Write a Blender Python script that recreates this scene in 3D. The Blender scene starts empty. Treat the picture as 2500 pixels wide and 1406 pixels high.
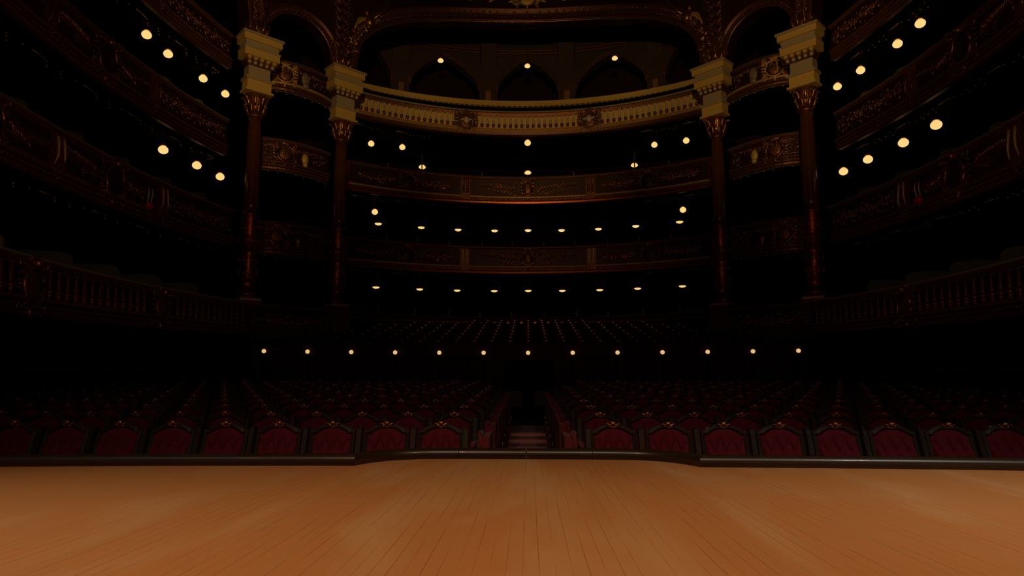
import bpy, math, random
from mathutils import Vector, Matrix
random.seed(7)
PI = math.pi
S = bpy.context.scene
COL = S.collection
FLOOR = 0.0
EYE = 1.815                       # camera height above the orchestra floor

# ------------------------------------------------------------------ camera
f_px, yaw, pitch, roll = 1518.0, 0.02705, 0.10993, -0.0005
fw = Vector((-math.sin(yaw)*math.cos(pitch), math.cos(yaw)*math.cos(pitch), math.sin(pitch)))
rt0 = Vector((math.cos(yaw), math.sin(yaw), 0)); up0 = rt0.cross(fw)
rt = rt0*math.cos(roll) + up0*math.sin(roll); up = -rt0*math.sin(roll) + up0*math.cos(roll)
cam = bpy.data.cameras.new('camera'); co = bpy.data.objects.new('camera', cam); COL.objects.link(co)
cam.sensor_fit = 'HORIZONTAL'; cam.sensor_width = 36.0; cam.lens = f_px/2500*36.0
cam.clip_start = 0.05; cam.clip_end = 200
M = Matrix((rt, up, -fw)).transposed().to_4x4(); M.translation = Vector((0.025, 0, EYE))
co.matrix_world = M
S.camera = co
S.view_settings.view_transform = 'Standard'; S.view_settings.look = 'None'
S.view_settings.exposure = 0.0; S.view_settings.gamma = 1.0; S.view_settings.use_curve_mapping = False

# ------------------------------------------------------------------ world and lights
W = bpy.data.worlds.new('world'); S.world = W; W.use_nodes = True
W.node_tree.nodes['Background'].inputs[0].default_value = (1.0, 0.75, 0.5, 1)
W.node_tree.nodes['Background'].inputs[1].default_value = 0.0

def spot(name, loc, tgt, power, color, size_deg, blend=0.8, radius=0.15):
    d = bpy.data.lights.new(name, 'SPOT'); d.energy = power; d.color = color
    d.spot_size = math.radians(size_deg); d.spot_blend = blend; d.shadow_soft_size = radius
    o = bpy.data.objects.new(name, d); COL.objects.link(o); o.location = loc
    o.rotation_euler = (Vector(tgt)-Vector(loc)).to_track_quat('-Z', 'Y').to_euler(); return o
S.cycles.max_bounces = 5; S.cycles.diffuse_bounces = 2; S.cycles.glossy_bounces = 3; S.cycles.transmission_bounces = 1
WARM = (1.0, 0.72, 0.42)
# stage lighting bridge above the stage
spot('stage_spot', (-1.6, 0.2, 7.5), (-1.3, 1.9, 1.1), 670, WARM, 82, 1.0, 0.25)
spot('stage_spot', (1.8, 0.2, 7.5), (1.4, 1.9, 1.1), 670, WARM, 82, 1.0, 0.25)
spot('stage_spot', (-4.8, 0.4, 6.5), (-3.8, 1.7, 1.1), 600, (1.0, .95, .85), 58, 1.0, 0.25)
spot('stage_spot', (5.2, 1.2, 6.5), (4.3, 2.8, 1.1), 900, (1.0, .95, .85), 64, 1.0, 0.25)
# house light from the proscenium bridge to the upper galleries, seats and boxes; the side tier fill is added
spot('gallery_spot', (0.0, -1.0, 6.0), (0, 26, 12.7), 3900, (1.0, .66, .25), 27, .9, 0.2)
for sg in (-1, 1): spot('gallery_spot', (sg*.6, -1.0, 6.0), (sg*8.0, 21, 12.5), 3300, (1.0, .68, .27), 29, .9, 0.2)
for sg in (-1, 1): spot('house_spot', (sg*2.4, -3.5, 8.2), (sg*.6, 9.8, 0.9), 250, (1.0, .60, .46), 74, 1.0, 0.08)
spot('house_spot', (0.0, -1.0, 7.0), (0.0, 26, 6.4), 1000, (1.0, .50, .17), 34, 1.0, 0.2)
for sg in (-1, 1):
    spot('tier_fill', (-sg*2.5, 0.5, 3.8), (sg*10.5, 15.5, 9.0), 620, (1.0, .50, .17), 50, 1.0, 0.08)  # added fill to brighten the side tiers, no known lamp there
    spot('side_spot', (sg*8.4, 5.0, 3.2), (sg*9.0, 20, 3.9), 40, (1.0, .38, .12), 36, 1.0, 0.12)

# ------------------------------------------------------------------ materials
def mat(name, col, rough=0.5, metal=0.0, bump=None, spec=0.5, coat=0.0, var=None, emit=None, sheen=0.0):
    m = bpy.data.materials.new(name); m.use_nodes = True; nt = m.node_tree; b = nt.nodes['Principled BSDF']
    b.inputs['Base Color'].default_value = (*col, 1); b.inputs['Roughness'].default_value = rough
    b.inputs['Metallic'].default_value = metal; b.inputs['Specular IOR Level'].default_value = spec
    b.inputs['Coat Weight'].default_value = coat; b.inputs['Sheen Weight'].default_value = sheen
    tc = nt.nodes.new('ShaderNodeTexCoord')
    if var:
        n = nt.nodes.new('ShaderNodeTexNoise'); n.inputs['Scale'].default_value = var[0]; n.inputs['Detail'].default_value = 4
        nt.links.new(tc.outputs['Object'], n.inputs['Vector'])
        r = nt.nodes.new('ShaderNodeMixRGB'); r.inputs[1].default_value = (*col, 1); r.inputs[2].default_value = (*var[1], 1)
        nt.links.new(n.outputs['Fac'], r.inputs[0]); nt.links.new(r.outputs[0], b.inputs['Base Color'])
    if bump:
        n = nt.nodes.new('ShaderNodeTexNoise'); n.inputs['Scale'].default_value = bump[0]; n.inputs['Detail'].default_value = 5
        nt.links.new(tc.outputs['Object'], n.inputs['Vector'])
        bp = nt.nodes.new('ShaderNodeBump'); bp.inputs['Strength'].default_value = bump[1]; bp.inputs['Distance'].default_value = bump[2]
        nt.links.new(n.outputs['Fac'], bp.inputs['Height']); nt.links.new(bp.outputs['Normal'], b.inputs['Normal'])
    if emit:
        b.inputs['Emission Color'].default_value = (*emit[0], 1); b.inputs['Emission Strength'].default_value = emit[1]
    return m
gilt = mat('gilt', (.46, .20, .05), .27, .85, (22, .5, .02), var=(3.0, (.28, .10, .02)))
giltpale = mat('pale_gilt', (.62, .36, .11), .42, .45, (30, .3, .01), var=(2.5, (.45, .24, .07)))
gold = mat('gold_panel', (.72, .45, .12), .5, .2, (14, .2, .01))
bronze = mat('antique_gilt', (.24, .085, .022), .38, .6, (16, .6, .03), var=(2.0, (.12, .04, .012)))
oxblood = mat('oxblood_panel', (.048, .014, .005), .48, .35, (20, .2, .01), var=(1.5, (.03, .008, .004)))
redglaze = mat('red_lacquer', (.33, .075, .014), .36, .75, (8, .15, .01))
reddrum = mat('red_bronze', (.26, .05, .012), .30, .8, (14, .6, .02))
velvet = mat('rail_velvet', (.10, .018, .02), .75, 0, (60, .3, .004), sheen=.3)
cream = mat('cream_plaster', (.55, .42, .30), .45, .1, (18, .3, .01))
dimcream = mat('aged_cream', (.30, .24, .19), .45, .1, (8, .5, .03), var=(5, (.16, .08, .03)))
stone = mat('cornice_stone', (.52, .34, .15), .5, .25, (20, .2, .01), var=(1.2, (.42, .36, .28)))
darkbronze = mat('dark_bronze', (.10, .03, .008), .42, .5, (14, .5, .02))
marble = mat('brown_marble', (.15, .05, .018), .22, .25, (6, .12, .02), var=(3, (.08, .02, .008)), coat=.4)
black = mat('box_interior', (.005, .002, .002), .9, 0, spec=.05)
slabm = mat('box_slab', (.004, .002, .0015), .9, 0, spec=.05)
partm = mat('partition_cloth', (.06, .065, .07), .7, 0, sheen=.2)
pillarm = mat('pillar_plaster', (.22, .12, .045), .7, 0, (10, .2, .01))
vaultm = mat('vault_plaster', (.075, .035, .018), .8, 0, (3, .3, .03), var=(.6, (.04, .02, .012)))
wood = mat('seat_wood', (.040, .029, .019), .45, 0, (40, .15, .003), var=(6, (.027, .019, .012)), coat=.1)
postwood = mat('post_wood', (.034, .023, .014), .62, 0, (40, .15, .003), spec=.25)
crimson = mat('crimson_velvet', (.145, .011, .024), .9, 0, (70, .4, .003), var=(5, (.10, .007, .016)), spec=.12, sheen=.05)
dustyred = mat('dusty_red_velvet', (.19, .028, .030), .85, 0, (70, .4, .003), spec=.15, sheen=.15)
copper = mat('polished_copper_gilt', (.85, .34, .09), .25, .9, (30, .4, .006))
brass = mat('brass', (.80, .42, .10), .28, .9)
rimm = mat('dark_walnut', (.026, .013, .006), .34, 0, (30, .15, .002), var=(8, (.018, .009, .004)), coat=.15)
carpetm = mat('aisle_carpet', (.16, .065, .06), .95, 0, (120, .4, .004), sheen=.3)
floorm = mat('auditorium_floor', (.02, .009, .006), .8, 0)
wallm = mat('dark_wall', (.035, .009, .007), .8, 0, spec=.1, var=(1, (.02, .006, .005)))
panelm = mat('door_panel', (.05, .025, .007), .6, 0)
doorm = mat('door_wood', (.006, .003, .002), .8, 0, spec=.03)
shadedwood = mat('rear_seat_wood_shaded', (.012, .008, .005), .7, 0, spec=.1)  # seat wood darkened for the dim amphitheatre, shade put into the colour
shadedvelvet = mat('rear_seat_velvet_shaded', (.03, .004, .004), .9, 0, spec=.1)  # seat velvet with the same shade put into its colour
lampm = mat('lamp_glass', (.3, .22, .12), .3, 0, emit=((1.0, .665, .225), 1.0))
bulbm = mat('bulb_glass', (.3, .22, .12), .3, 0, emit=((.93, .60, .24), .85))
redglass = mat('red_glass', (.45, .01, .004), .25, 0, coat=.5)

def stage_material():
    m = bpy.data.materials.new('stage_boards'); m.use_nodes = True; nt = m.node_tree; b = nt.nodes['Principled BSDF']
    N, L = nt.nodes.new, nt.links.new
    tc = N('ShaderNodeTexCoord'); sp = N('ShaderNodeSeparateXYZ'); L(tc.outputs['Object'], sp.inputs[0])
    def math_(op, a, bb=None, c=None):
        n = N('ShaderNodeMath'); n.operation = op
        for i, v in enumerate((a, bb, c)):
            if v is None: continue
            if isinstance(v, (int, float)): n.inputs[i].default_value = v
            else: L(v, n.inputs[i])
        return n.outputs[0]
    pw = 0.0585
    xs = math_('DIVIDE', sp.outputs[0], pw)
    idx = math_('FLOOR', xs); fr = math_('SUBTRACT', xs, idx)
    d = math_('MINIMUM', fr, math_('SUBTRACT', 1.0, fr))
    seam = math_('SUBTRACT', 1.0, math_('MULTIPLY', d, 1/0.045)); seam = math_('MAXIMUM', seam, 0.0)
    # seams open and close along their length
    cv = N('ShaderNodeCombineXYZ'); L(math_('MULTIPLY', math_('ROUND', xs), 3.71), cv.inputs[0]); L(math_('MULTIPLY', sp.outputs[1], 1.3), cv.inputs[1])
    ns = N('ShaderNodeTexNoise'); ns.inputs['Scale'].default_value = 1.0; ns.inputs['Detail'].default_value = 2; L(cv.outputs[0], ns.inputs['Vector'])
    op = N('ShaderNodeMapRange'); op.inputs[1].default_value = .40; op.inputs[2].default_value = .60; L(ns.outputs['Fac'], op.inputs[0])
    seam = math_('MULTIPLY', seam, op.outputs[0])
    # board tone and grain
    wn = N('ShaderNodeTexWhiteNoise'); wn.noise_dimensions = '1D'; L(idx, wn.inputs['W'])
    g = N('ShaderNodeTexNoise'); mp = N('ShaderNodeMapping'); mp.inputs['Scale'].default_value = (9, .7, 1); L(tc.outputs['Object'], mp.inputs[0]); L(mp.outputs[0], g.inputs['Vector'])
    g.inputs['Scale'].default_value = 1.0; g.inputs['Detail'].default_value = 3
    wear = N('ShaderNodeTexNoise'); mp2 = N('ShaderNodeMapping'); mp2.inputs['Scale'].default_value = (1.5, .38, 1); mp2.inputs['Location'].default_value = (3.1, 1.7, 0)
    L(tc.outputs['Object'], mp2.inputs[0]); L(mp2.outputs[0], wear.inputs['Vector']); wear.inputs['Scale'].default_value = 1.0; wear.inputs['Detail'].default_value = 3; wear.inputs['Distortion'].default_value = .6
    c1 = N('ShaderNodeMixRGB'); c1.inputs[1].default_value = (.43, .160, .044, 1); c1.inputs[2].default_value = (.39, .170, .060, 1)
    t = math_('ADD', math_('MULTIPLY', wn.outputs['Value'], .35), math_('MULTIPLY', g.outputs['Fac'], .65)); L(t, c1.inputs[0])
    c2 = N('ShaderNodeMixRGB'); L(c1.outputs[0], c2.inputs[1]); c2.inputs[2].default_value = (.44, .235, .105, 1)
    wr = N('ShaderNodeMapRange'); wr.inputs[1].default_value = .50; wr.inputs[2].default_value = .68; L(wear.outputs['Fac'], wr.inputs[0]); L(math_('MULTIPLY', wr.outputs[0], .75), c2.inputs[0])
    c3 = N('ShaderNodeMixRGB'); L(c2.outputs[0], c3.inputs[1]); c3.inputs[2].default_value = (.16, .055, .012, 1); L(math_('MULTIPLY', seam, .75), c3.inputs[0])
    L(c3.outputs[0], b.inputs['Base Color'])
    rr = N('ShaderNodeMapRange'); rr.inputs[3].default_value = .42; rr.inputs[4].default_value = .6; L(wear.outputs['Fac'], rr.inputs[0]); L(rr.outputs[0], b.inputs['Roughness'])
    b.inputs['Specular IOR Level'].default_value = .35
    bp = N('ShaderNodeBump'); bp.inputs['Strength'].default_value = .3; bp.inputs['Distance'].default_value = .002; L(math_('SUBTRACT', 1.0, seam), bp.inputs['Height']); L(bp.outputs[0], b.inputs['Normal'])
    return m
stagem = stage_material()

# ------------------------------------------------------------------ mesh helpers
class MB:
    def __init__(s): s.v = []; s.f = []; s.m = []; s.sm = []
    def add(s, vs, fs, mi=0, smooth=True):
        k = len(s.v); s.v.extend(vs)
        for q in fs: s.f.append(tuple(i+k for i in q)); s.m.append(mi); s.sm.append(smooth)
    def box(s, c, h, mi=0, rz=0.0):
        x, y, z = c; a, b, d = h; cs, sn = math.cos(rz), math.sin(rz); vs = []
        for sx in (-1, 1):
            for sy in (-1, 1):
                for sz in (-1, 1):
                    px, py = a*sx, b*sy; vs.append((x+px*cs-py*sn, y+px*sn+py*cs, z+d*sz))
        s.add(vs, [(0, 1, 3, 2), (4, 6, 7, 5), (0, 4, 5, 1), (2, 3, 7, 6), (0, 2, 6, 4), (1, 5, 7, 3)], mi, False)
    def ell(s, c, ax, n=8, m=5, mi=0):
        """ellipsoid: ax = three axis vectors"""
        A, B, D = [Vector(a) for a in ax]; c = Vector(c); vs = [c+D]
        for i in range(1, m):
            t = PI*i/m
            for j in range(n):
                p = 2*PI*j/n; vs.append(c + A*(math.sin(t)*math.cos(p)) + B*(math.sin(t)*math.sin(p)) + D*math.cos(t))
        vs.append(c-D); fs = []
        for j in range(n): fs.append((0, 1+j, 1+(j+1) % n))
        for i in range(m-2):
            for j in range(n): a = 1+i*n+j; b = 1+i*n+(j+1) % n; fs.append((a, a+n, b+n, b))
        e = len(vs)-1; a0 = 1+(m-2)*n
        for j in range(n): fs.append((e, a0+(j+1) % n, a0+j))
        s.add([tuple(v) for v in vs], fs, mi)
    def lathe(s, c, prof, n=16, mi=0, rz=0.0, flute=0):
        cx, cy, cz = c; vs = []; k = len(prof)
        for r, z in prof:
            for j in range(n):
                rr = r*(1-(.06 if flute and j % 2 else 0)); a = 2*PI*j/n+rz; vs.append((cx+rr*math.cos(a), cy+rr*math.sin(a), cz+z))
        fs = [(i*n+j, i*n+(j+1) % n, (i+1)*n+(j+1) % n, (i+1)*n+j) for i in range(k-1) for j in range(n)]
        fs.append(tuple(range(n))[::-1]); fs.append(tuple((k-1)*n+j for j in range(n)))
        s.add(vs, fs, mi)
    def tube(s, pts, rad, n=6, mi=0):
        pts = [Vector(p) for p in pts]; R = rad if isinstance(rad, (list, tuple)) else [rad]*len(pts); vs = []
        ref = Vector((0, 0, 1))
        for i, p in enumerate(pts):
            t = (pts[min(i+1, len(pts)-1)]-pts[max(i-1, 0)])
            if t.length < 1e-9: t = Vector((0, 0, 1))
            t.normalize(); a = t.cross(ref)
            if a.length < .15: a = t.cross(Vector((1, 0, 0)))
            a.normalize(); b = t.cross(a)
            for j in range(n):
                q = 2*PI*j/n; vs.append(tuple(p+(a*math.cos(q)+b*math.sin(q))*R[i]))
        fs = [(i*n+j, i*n+(j+1) % n, (i+1)*n+(j+1) % n, (i+1)*n+j) for i in range(len(pts)-1) for j in range(n)]
        fs.append(tuple(range(n))[::-1]); fs.append(tuple((len(pts)-1)*n+j for j in range(n)))
        s.add(vs, fs, mi)
    def prism(s, poly, y0, y1, mi=0, smooth=False):
        """polygon in xz extruded along y"""
        n = len(poly); vs = [(x, y0, z) for x, z in poly]+[(x, y1, z) for x, z in poly]
        fs = [tuple(range(n)), tuple(range(2*n-1, n-1, -1))]
        s.add(vs, fs, mi, False)
        s.add(vs, [(i, i+n, (i+1) % n+n, (i+1) % n) for i in range(n)], mi, smooth)
    def mesh(s, name, mats):
        me = bpy.data.meshes.new(name); me.from_pydata([tuple(v) for v in s.v], [], s.f)
        for m_ in (mats if isinstance(mats, (list, tuple)) else [mats]): me.materials.append(m_)
        me.polygons.foreach_set('material_index', s.m); me.polygons.foreach_set('use_smooth', s.sm); me.update(); return me
    def build(s, name, mats, parent=None):
        o = bpy.data.objects.new(name, s.mesh(name, mats)); COL.objects.link(o)
        if parent: o.parent = parent; o.matrix_parent_inverse = parent_inv(parent)
        return o
def parent_inv(p):
    return Matrix.Translation(-Vector(p.location)) if p.get('_w') else Matrix.Identity(4)
def thing(name, label, cat, loc=(0, 0, 0), rz=0.0, group=None, world=True):
    """Empty at a thing's base; world=True means its parts are written in world coordinates"""
    o = bpy.data.objects.new(name, None); COL.objects.link(o); o.empty_display_size = .1
    o.location = loc; o.rotation_euler = (0, 0, rz); o['label'] = label; o['category'] = cat
    if group: o['group'] = group
    if world: o['_w'] = 1
    return o
def tag(o, label, cat, group=None):
    o['label'] = label; o['category'] = cat
    if group: o['group'] = group
    return o
def struct(name, mb, m):
    o = mb.build(name, m); o['kind'] = 'structure'; return o
ORD = ['first', 'second', 'third', 'fourth', 'fifth', 'sixth', 'seventh', 'eighth', 'ninth', 'tenth', 'eleventh', 'twelfth', 'thirteenth',
       'fourteenth', 'fifteenth', 'sixteenth', 'seventeenth', 'eighteenth', 'nineteenth', 'twentieth', 'twenty-first', 'twenty-second']

# ------------------------------------------------------------------ plan curves (a path runs along a parapet; w points into the hall)
class Path:
    def __init__(s, pts, step=.12):
        P = [Vector((x, y)) for x, y in pts]; D = []
        for i in range(len(P)-1):
            a = P[max(i-1, 0)]; b = P[i]; c = P[i+1]; d = P[min(i+2, len(P)-1)]
            n = max(2, int((c-b).length/step))
            for j in range(n):
                t = j/n; D.append(.5*((2*b)+(c-a)*t+(2*a-5*b+4*c-d)*t*t+(3*b-3*c+d-a)*t**3))
        D.append(P[-1]); s.p = D; s.s = [0]
        for i in range(1, len(D)): s.s.append(s.s[-1]+(D[i]-D[i-1]).length)
        s.len = s.s[-1]; mid = D[len(D)//2]; t = D[len(D)//2+1]-D[len(D)//2-1]; n = Vector((t.y, -t.x))
        s.sg = 1 if n.dot(Vector((0, 14))-mid) > 0 else -1
    def at(s, u):
        u = min(max(u, 0), s.len); lo, hi = 0, len(s.s)-1
        while hi-lo > 1:
            m_ = (lo+hi)//2
            if s.s[m_] <= u: lo = m_
            else: hi = m_
        k = (u-s.s[lo])/max(1e-9, s.s[hi]-s.s[lo]); p = s.p[lo].lerp(s.p[hi], k)
        a = s.p[max(lo-1, 0)]; b = s.p[min(hi+1, len(s.p)-1)]; t = (b-a).normalized()
        return p, t, Vector((t.y, -t.x))*s.sg
    def P(s, u, z, w=0.0):
        p, t, n = s.at(u); q = p+n*w; return Vector((q.x, q.y, z))
    def frame(s, u):
        p, t, n = s.at(u); return Vector((t.x, t.y, 0)), Vector((n.x, n.y, 0))
def mirror(pts): return [(-x, y) for x, y in pts][::-1]
def sweep(mb, path, prof, u0=0, u1=None, step=.25, mi=0, smooth=False, caps=True):
    """closed profile [(w, z)] along a path"""
    u1 = path.len if u1 is None else u1; n = max(1, int((u1-u0)/step)); k = len(prof); vs = []
    for i in range(n+1):
        u = u0+(u1-u0)*i/n
        for w, z in prof: vs.append(path.P(u, z, w))
    fs = [(i*k+j, i*k+(j+1) % k, (i+1)*k+(j+1) % k, (i+1)*k+j) for i in range(n) for j in range(k)]
    mb.add(vs, fs, mi, smooth)
    if caps: mb.add(vs[:k], [tuple(range(k))], mi, False); mb.add(vs[-k:], [tuple(range(k))[::-1]], mi, False)
def rect(w0, w1, z0, z1): return [(w0, z0), (w1, z0), (w1, z1), (w0, z1)]
def torus_prof(w, z, r, n=8): return [(w+r*math.cos(2*PI*i/n), z+r*math.sin(2*PI*i/n)) for i in range(n)]

# relief ornaments, drawn on a path at (u, z), standing proud by w
class Relief:
    def __init__(s, mb, path, w): s.mb = mb; s.p = path; s.w = w
    def pt(s, u, z, w=0): return s.p.P(u, z, s.w+w)
    def leaf(s, u, z, ang, L, Wd, T=.02, mi=0):
        t, n = s.p.frame(u); d = t*math.cos(ang)+Vector((0, 0, 1))*math.sin(ang); e = -t*math.sin(ang)+Vector((0, 0, 1))*math.cos(ang)
        s.mb.ell(s.pt(u, z, T*.3)+d*L*.5, (e*Wd, n*T, d*L*.5), 6, 5, mi)
    def dot(s, u, z, r, mi=0, n=6, m=4):
        t, nn = s.p.frame(u); s.mb.ell(s.pt(u, z, r*.3), (t*r, nn*r, Vector((0, 0, r))), n, m, mi)
    def curve(s, pts, r, mi=0): s.mb.tube([s.pt(u, z, 0) for u, z in pts], r, 5, mi)
    def spiral(s, u, z, R, turns=1.3, sgn=1, a0=0, r=.018, mi=0):
        P = []; n = 16; rr = []
        for i in range(n+1):
            k = i/n; q = a0+sgn*2*PI*turns*k; ra = R*(1-.85*k); P.append(s.pt(u+ra*math.cos(q), z+ra*math.sin(q), .01+.02*k)); rr.append(r*(1-.5*k))
        s.mb.tube(P, rr, 5, mi); s.dot(u, z, r*1.4, mi)
    def beads(s, u0, u1, z, r, gap, mi=0):
        u = u0
        while u <= u1: s.dot(u, z, r, mi, 5, 3); u += gap
    def rosette(s, u, z, R, n=6, mi=0):
        for k in range(n): a = 2*PI*k/n+.3; s.leaf(u+R*.25*math.cos(a), z+R*.25*math.sin(a), a, R*.8, R*.28, R*.25, mi)
        s.dot(u, z, R*.3, mi)
    def palm(s, u0, z0, u1, z1, L=.2, n=12, mi=0):
        """palm branch from (u0,z0) to (u1,z1), leaves angled forward"""
        a = math.atan2(z1-z0, u1-u0); s.curve([(u0, z0), ((u0+u1)/2, (z0+z1)/2+.04), (u1, z1)], .014, mi)
        for i in range(n):
            k = (i+.5)/n; u = u0+(u1-u0)*k; z = z0+(z1-z0)*k+.04*math.sin(PI*k); l = L*(1-.45*k)*random.uniform(.9, 1.1)
            s.leaf(u, z, a+.75, l, l*.075, .03, mi); s.leaf(u, z, a-.75, l, l*.075, .03, mi)
    def swag(s, u0, u1, z, drop, r=.05, mi=0):
        n = max(6, int((u1-u0)/.07))
        for i in range(n+1):
            k = i/n; u = u0+(u1-u0)*k; zz = z-drop*math.sin(PI*k); rr = r*(.55+.6*math.sin(PI*k))
            s.dot(u+random.uniform(-.02, .02), zz+random.uniform(-.02, .02), rr*random.uniform(.5, .8), mi, 6, 4)
            s.leaf(u, zz, random.uniform(0, 6.28), rr*2.2, rr*.5, .02, mi)
    def scrollwork(s, u0, u1, z0, z1, mi=0, dens=1.0):
        """running acanthus scroll"""
        h = z1-z0; step = h*.85/dens; n = max(1, int(round((u1-u0)/step))); step = (u1-u0)/n; zc = (z0+z1)/2
        for i in range(n):
            u = u0+step*(i+.5); sg = 1 if i % 2 else -1; R = min(h*.40, step*.5)
            s.spiral(u, zc+sg*h*.05, R, 1.35, sg, sg*PI*.5, .02+.01*h, mi)
            for k in range(5):
                a = sg*(.4+k*1.1)+random.uniform(-.3, .3); s.leaf(u+R*.75*math.cos(a), zc+R*.75*math.sin(a), a+sg*.8, R*.65, R*.16, .025, mi)
            s.rosette(u, zc+sg*h*.05, R*.38, 5, mi)
    def cartouche(s, u, z, Wd, H, mi=0, face=True, shield=1):
        """oval shield in a scrolled frame with crown leaves above and a drop below"""
        t, n = s.p.frame(u); up_ = Vector((0, 0, 1))
        s.mb.ell(s.pt(u, z, .02), (t*Wd*.28, n*.05, up_*H*.30), 12, 8, shield)
        ring = [s.pt(u+Wd*.34*math.cos(a), z+H*.36*math.sin(a), .035) for a in [2*PI*k/18 for k in range(19)]]
        s.mb.tube(ring, .03*min(1.4, H*1.4), 6, mi)
        for sg in (-1, 1):
            s.spiral(u+sg*Wd*.36, z+H*.36, H*.15, 1.3, -sg, PI/2, .028, mi); s.spiral(u+sg*Wd*.36, z-H*.34, H*.15, 1.3, sg, -PI/2, .028, mi)
            for k in range(4): s.leaf(u+sg*Wd*.32, z+H*(-.25+.17*k), (0 if sg > 0 else PI)+sg*(.5-.3*k), Wd*.24, H*.05, .03, mi)
        for k in range(5): a = PI/2+(k-2)*.42; s.leaf(u+.05*math.cos(a), z+H*.36, a, H*.22, H*.05, .035, mi)
        s.leaf(u, z-H*.33, -PI/2, H*.24, H*.07, .035, mi)
        if face: s.mb.ell(s.pt(u, z+H*.42, .07), (t*H*.07, n*H*.07, up_*H*.10), 8, 6, mi)

# ------------------------------------------------------------------ stage
STW = EYE-.654                    # stage surface height at the camera's foot, falling towards the house
def stz(y): return STW-.0395*y
# edge line of the stage in plan (inner foot of the moulding)
def edge_pts():
    R = [(0, 5.42), (.30, 5.42), (.56, 5.42), (.80, 5.41), (.94, 5.385), (1.06, 5.335), (1.16, 5.265), (1.25, 5.16), (1.31, 5.05), (1.345, 4.965)]
    R2 = [(1.345, 4.965), (2.0, 4.945), (3.0, 4.90), (4.0, 4.82), (5.2, 4.70), (7.0, 4.50)]
    return R, R2
R1, R2 = edge_pts()
full = [(-x, y) for x, y in (R1+R2[1:])[::-1]][:-1]+R1+R2[1:]
mb = MB(); vs = []; fs = []
for x, y in full:
    for j in range(13):
        yy = (y+.10)*(j/12)+(-3.0)*(1-j/12); vs.append((x, yy, stz(yy)))
n = len(full)
for i in range(n-1):
    for j in range(12): a = i*13+j; fs.append((a, a+13, a+14, a+1))
mb.add(vs, fs, 0, False)
# front face of the stage below the edge
vs = []
for x, y in full: vs += [(x, y+.10, stz(y+.10)-.002), (x, y+.10, FLOOR)]
mb.add(vs, [(2*i, 2*i+1, 2*i+3, 2*i+2) for i in range(n-1)], 1, False)
stage = struct('floor', mb, [stagem, doorm]); stage.name = 'floor_stage'
def edge_piece(pts, name):
    p = Path(pts, .03); p.sg = 1
    a, t, nn = p.at(p.len/2)
    p.sg = 1 if nn.y > 0 else -1
    k = 14; vs = []; nn_ = 0; u = 0.0; us = []
    m_ = max(2, int(p.len/.05))
    prof = [(0, 0), (0, .030), (-.004, .032), (-.004, .048), (.002, .062), (.014, .074), (.032, .082), (.060, .085), (.088, .081), (.106, .068), (.114, .045), (.114, -.08), (.06, -.08), (.02, -.01)]
    mb = MB()
    for i in range(m_+1):
        q, t, n_ = p.at(p.len*i/m_); zb = stz(q.y)
        for w, z in prof: vs.append((q.x+n_.x*w, q.y+n_.y*w, zb+z))
    K = len(prof)
    mb.add(vs, [(i*K+j, i*K+(j+1) % K, (i+1)*K+(j+1) % K, (i+1)*K+j) for i in range(m_) for j in range(K)], 0, True)
    mb.add(vs[:K], [tuple(range(K))], 0, False); mb.add(vs[-K:], [tuple(range(K))[::-1]], 0, False)
    return struct(name, mb, rimm)
g = .005
edge_piece([(g, 5.42), (.28, 5.42), (.56-g/2, 5.42)], 'trim_1')
edge_piece([(-x, y) for x, y in [(g, 5.42), (.28, 5.42), (.575, 5.42)]], 'trim_2')
curve_r = [(.56+g/2, 5.42)]+R1[3:]
edge_piece(curve_r, 'trim_3'); edge_piece([(-.58, 5.42)]+[(-x, y) for x, y in R1[3:]], 'trim_4')
edge_piece([(1.345, 4.965)]+R2[1:], 'trim_5'); edge_piece([(-x, y) for x, y in [(1.345, 4.965)]+R2[1:]], 'trim_6')

# ------------------------------------------------------------------ orchestra floor, walls, ceiling
mb = MB(); mb.add([(-14, 5.0, 0), (14, 5.0, 0), (14, 34, 0), (-14, 34, 0)], [(0, 1, 2, 3)], 0, False); struct('floor', mb, floorm)
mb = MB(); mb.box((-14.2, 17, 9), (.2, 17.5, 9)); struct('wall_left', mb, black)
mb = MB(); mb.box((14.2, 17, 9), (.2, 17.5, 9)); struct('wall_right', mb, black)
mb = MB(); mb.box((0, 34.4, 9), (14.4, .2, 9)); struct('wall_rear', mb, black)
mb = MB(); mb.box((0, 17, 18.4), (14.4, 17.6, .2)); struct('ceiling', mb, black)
# parterre side walls with their rail
for sg, side in ((-1, 'left'), (1, 'right')):
    mb = MB(); P = Path([(sg*11.7, 6), (sg*11.9, 13), (sg*11.9, 20)])
    sweep(mb, P, rect(-.3, 0, 0, 1.45), step=1); o = struct('wall_parterre_'+side, mb, wallm)
    mb = MB()
    vs = []
    for i in range(13):
        y = 8+i; q, t, n_ = P.at((y-6)); z = 1.60-.033*(y-12.5)
        for w, dz in ((-.1, 0), (.06, 0), (.08, .03), (.06, .06), (-.1, .06)): vs.append((q.x+n_.x*w, q.y+n_.y*w, z+dz))
    mb.add(vs, [(i*5+j, i*5+(j+1) % 5, (i+1)*5+(j+1) % 5, (i+1)*5+j) for i in range(12) for j in range(5)], 0, False)
    struct('trim_7' if sg < 0 else 'trim_8', mb, velvet)

# ------------------------------------------------------------------ carpet
mb = MB(); mb.box((0, 11.05, .008), (.405, 5.6, .008)); o = mb.build('aisle_carpet', carpetm)
tag(o, 'reddish carpet running down the centre aisle between the seat blocks', 'carpet')

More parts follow.
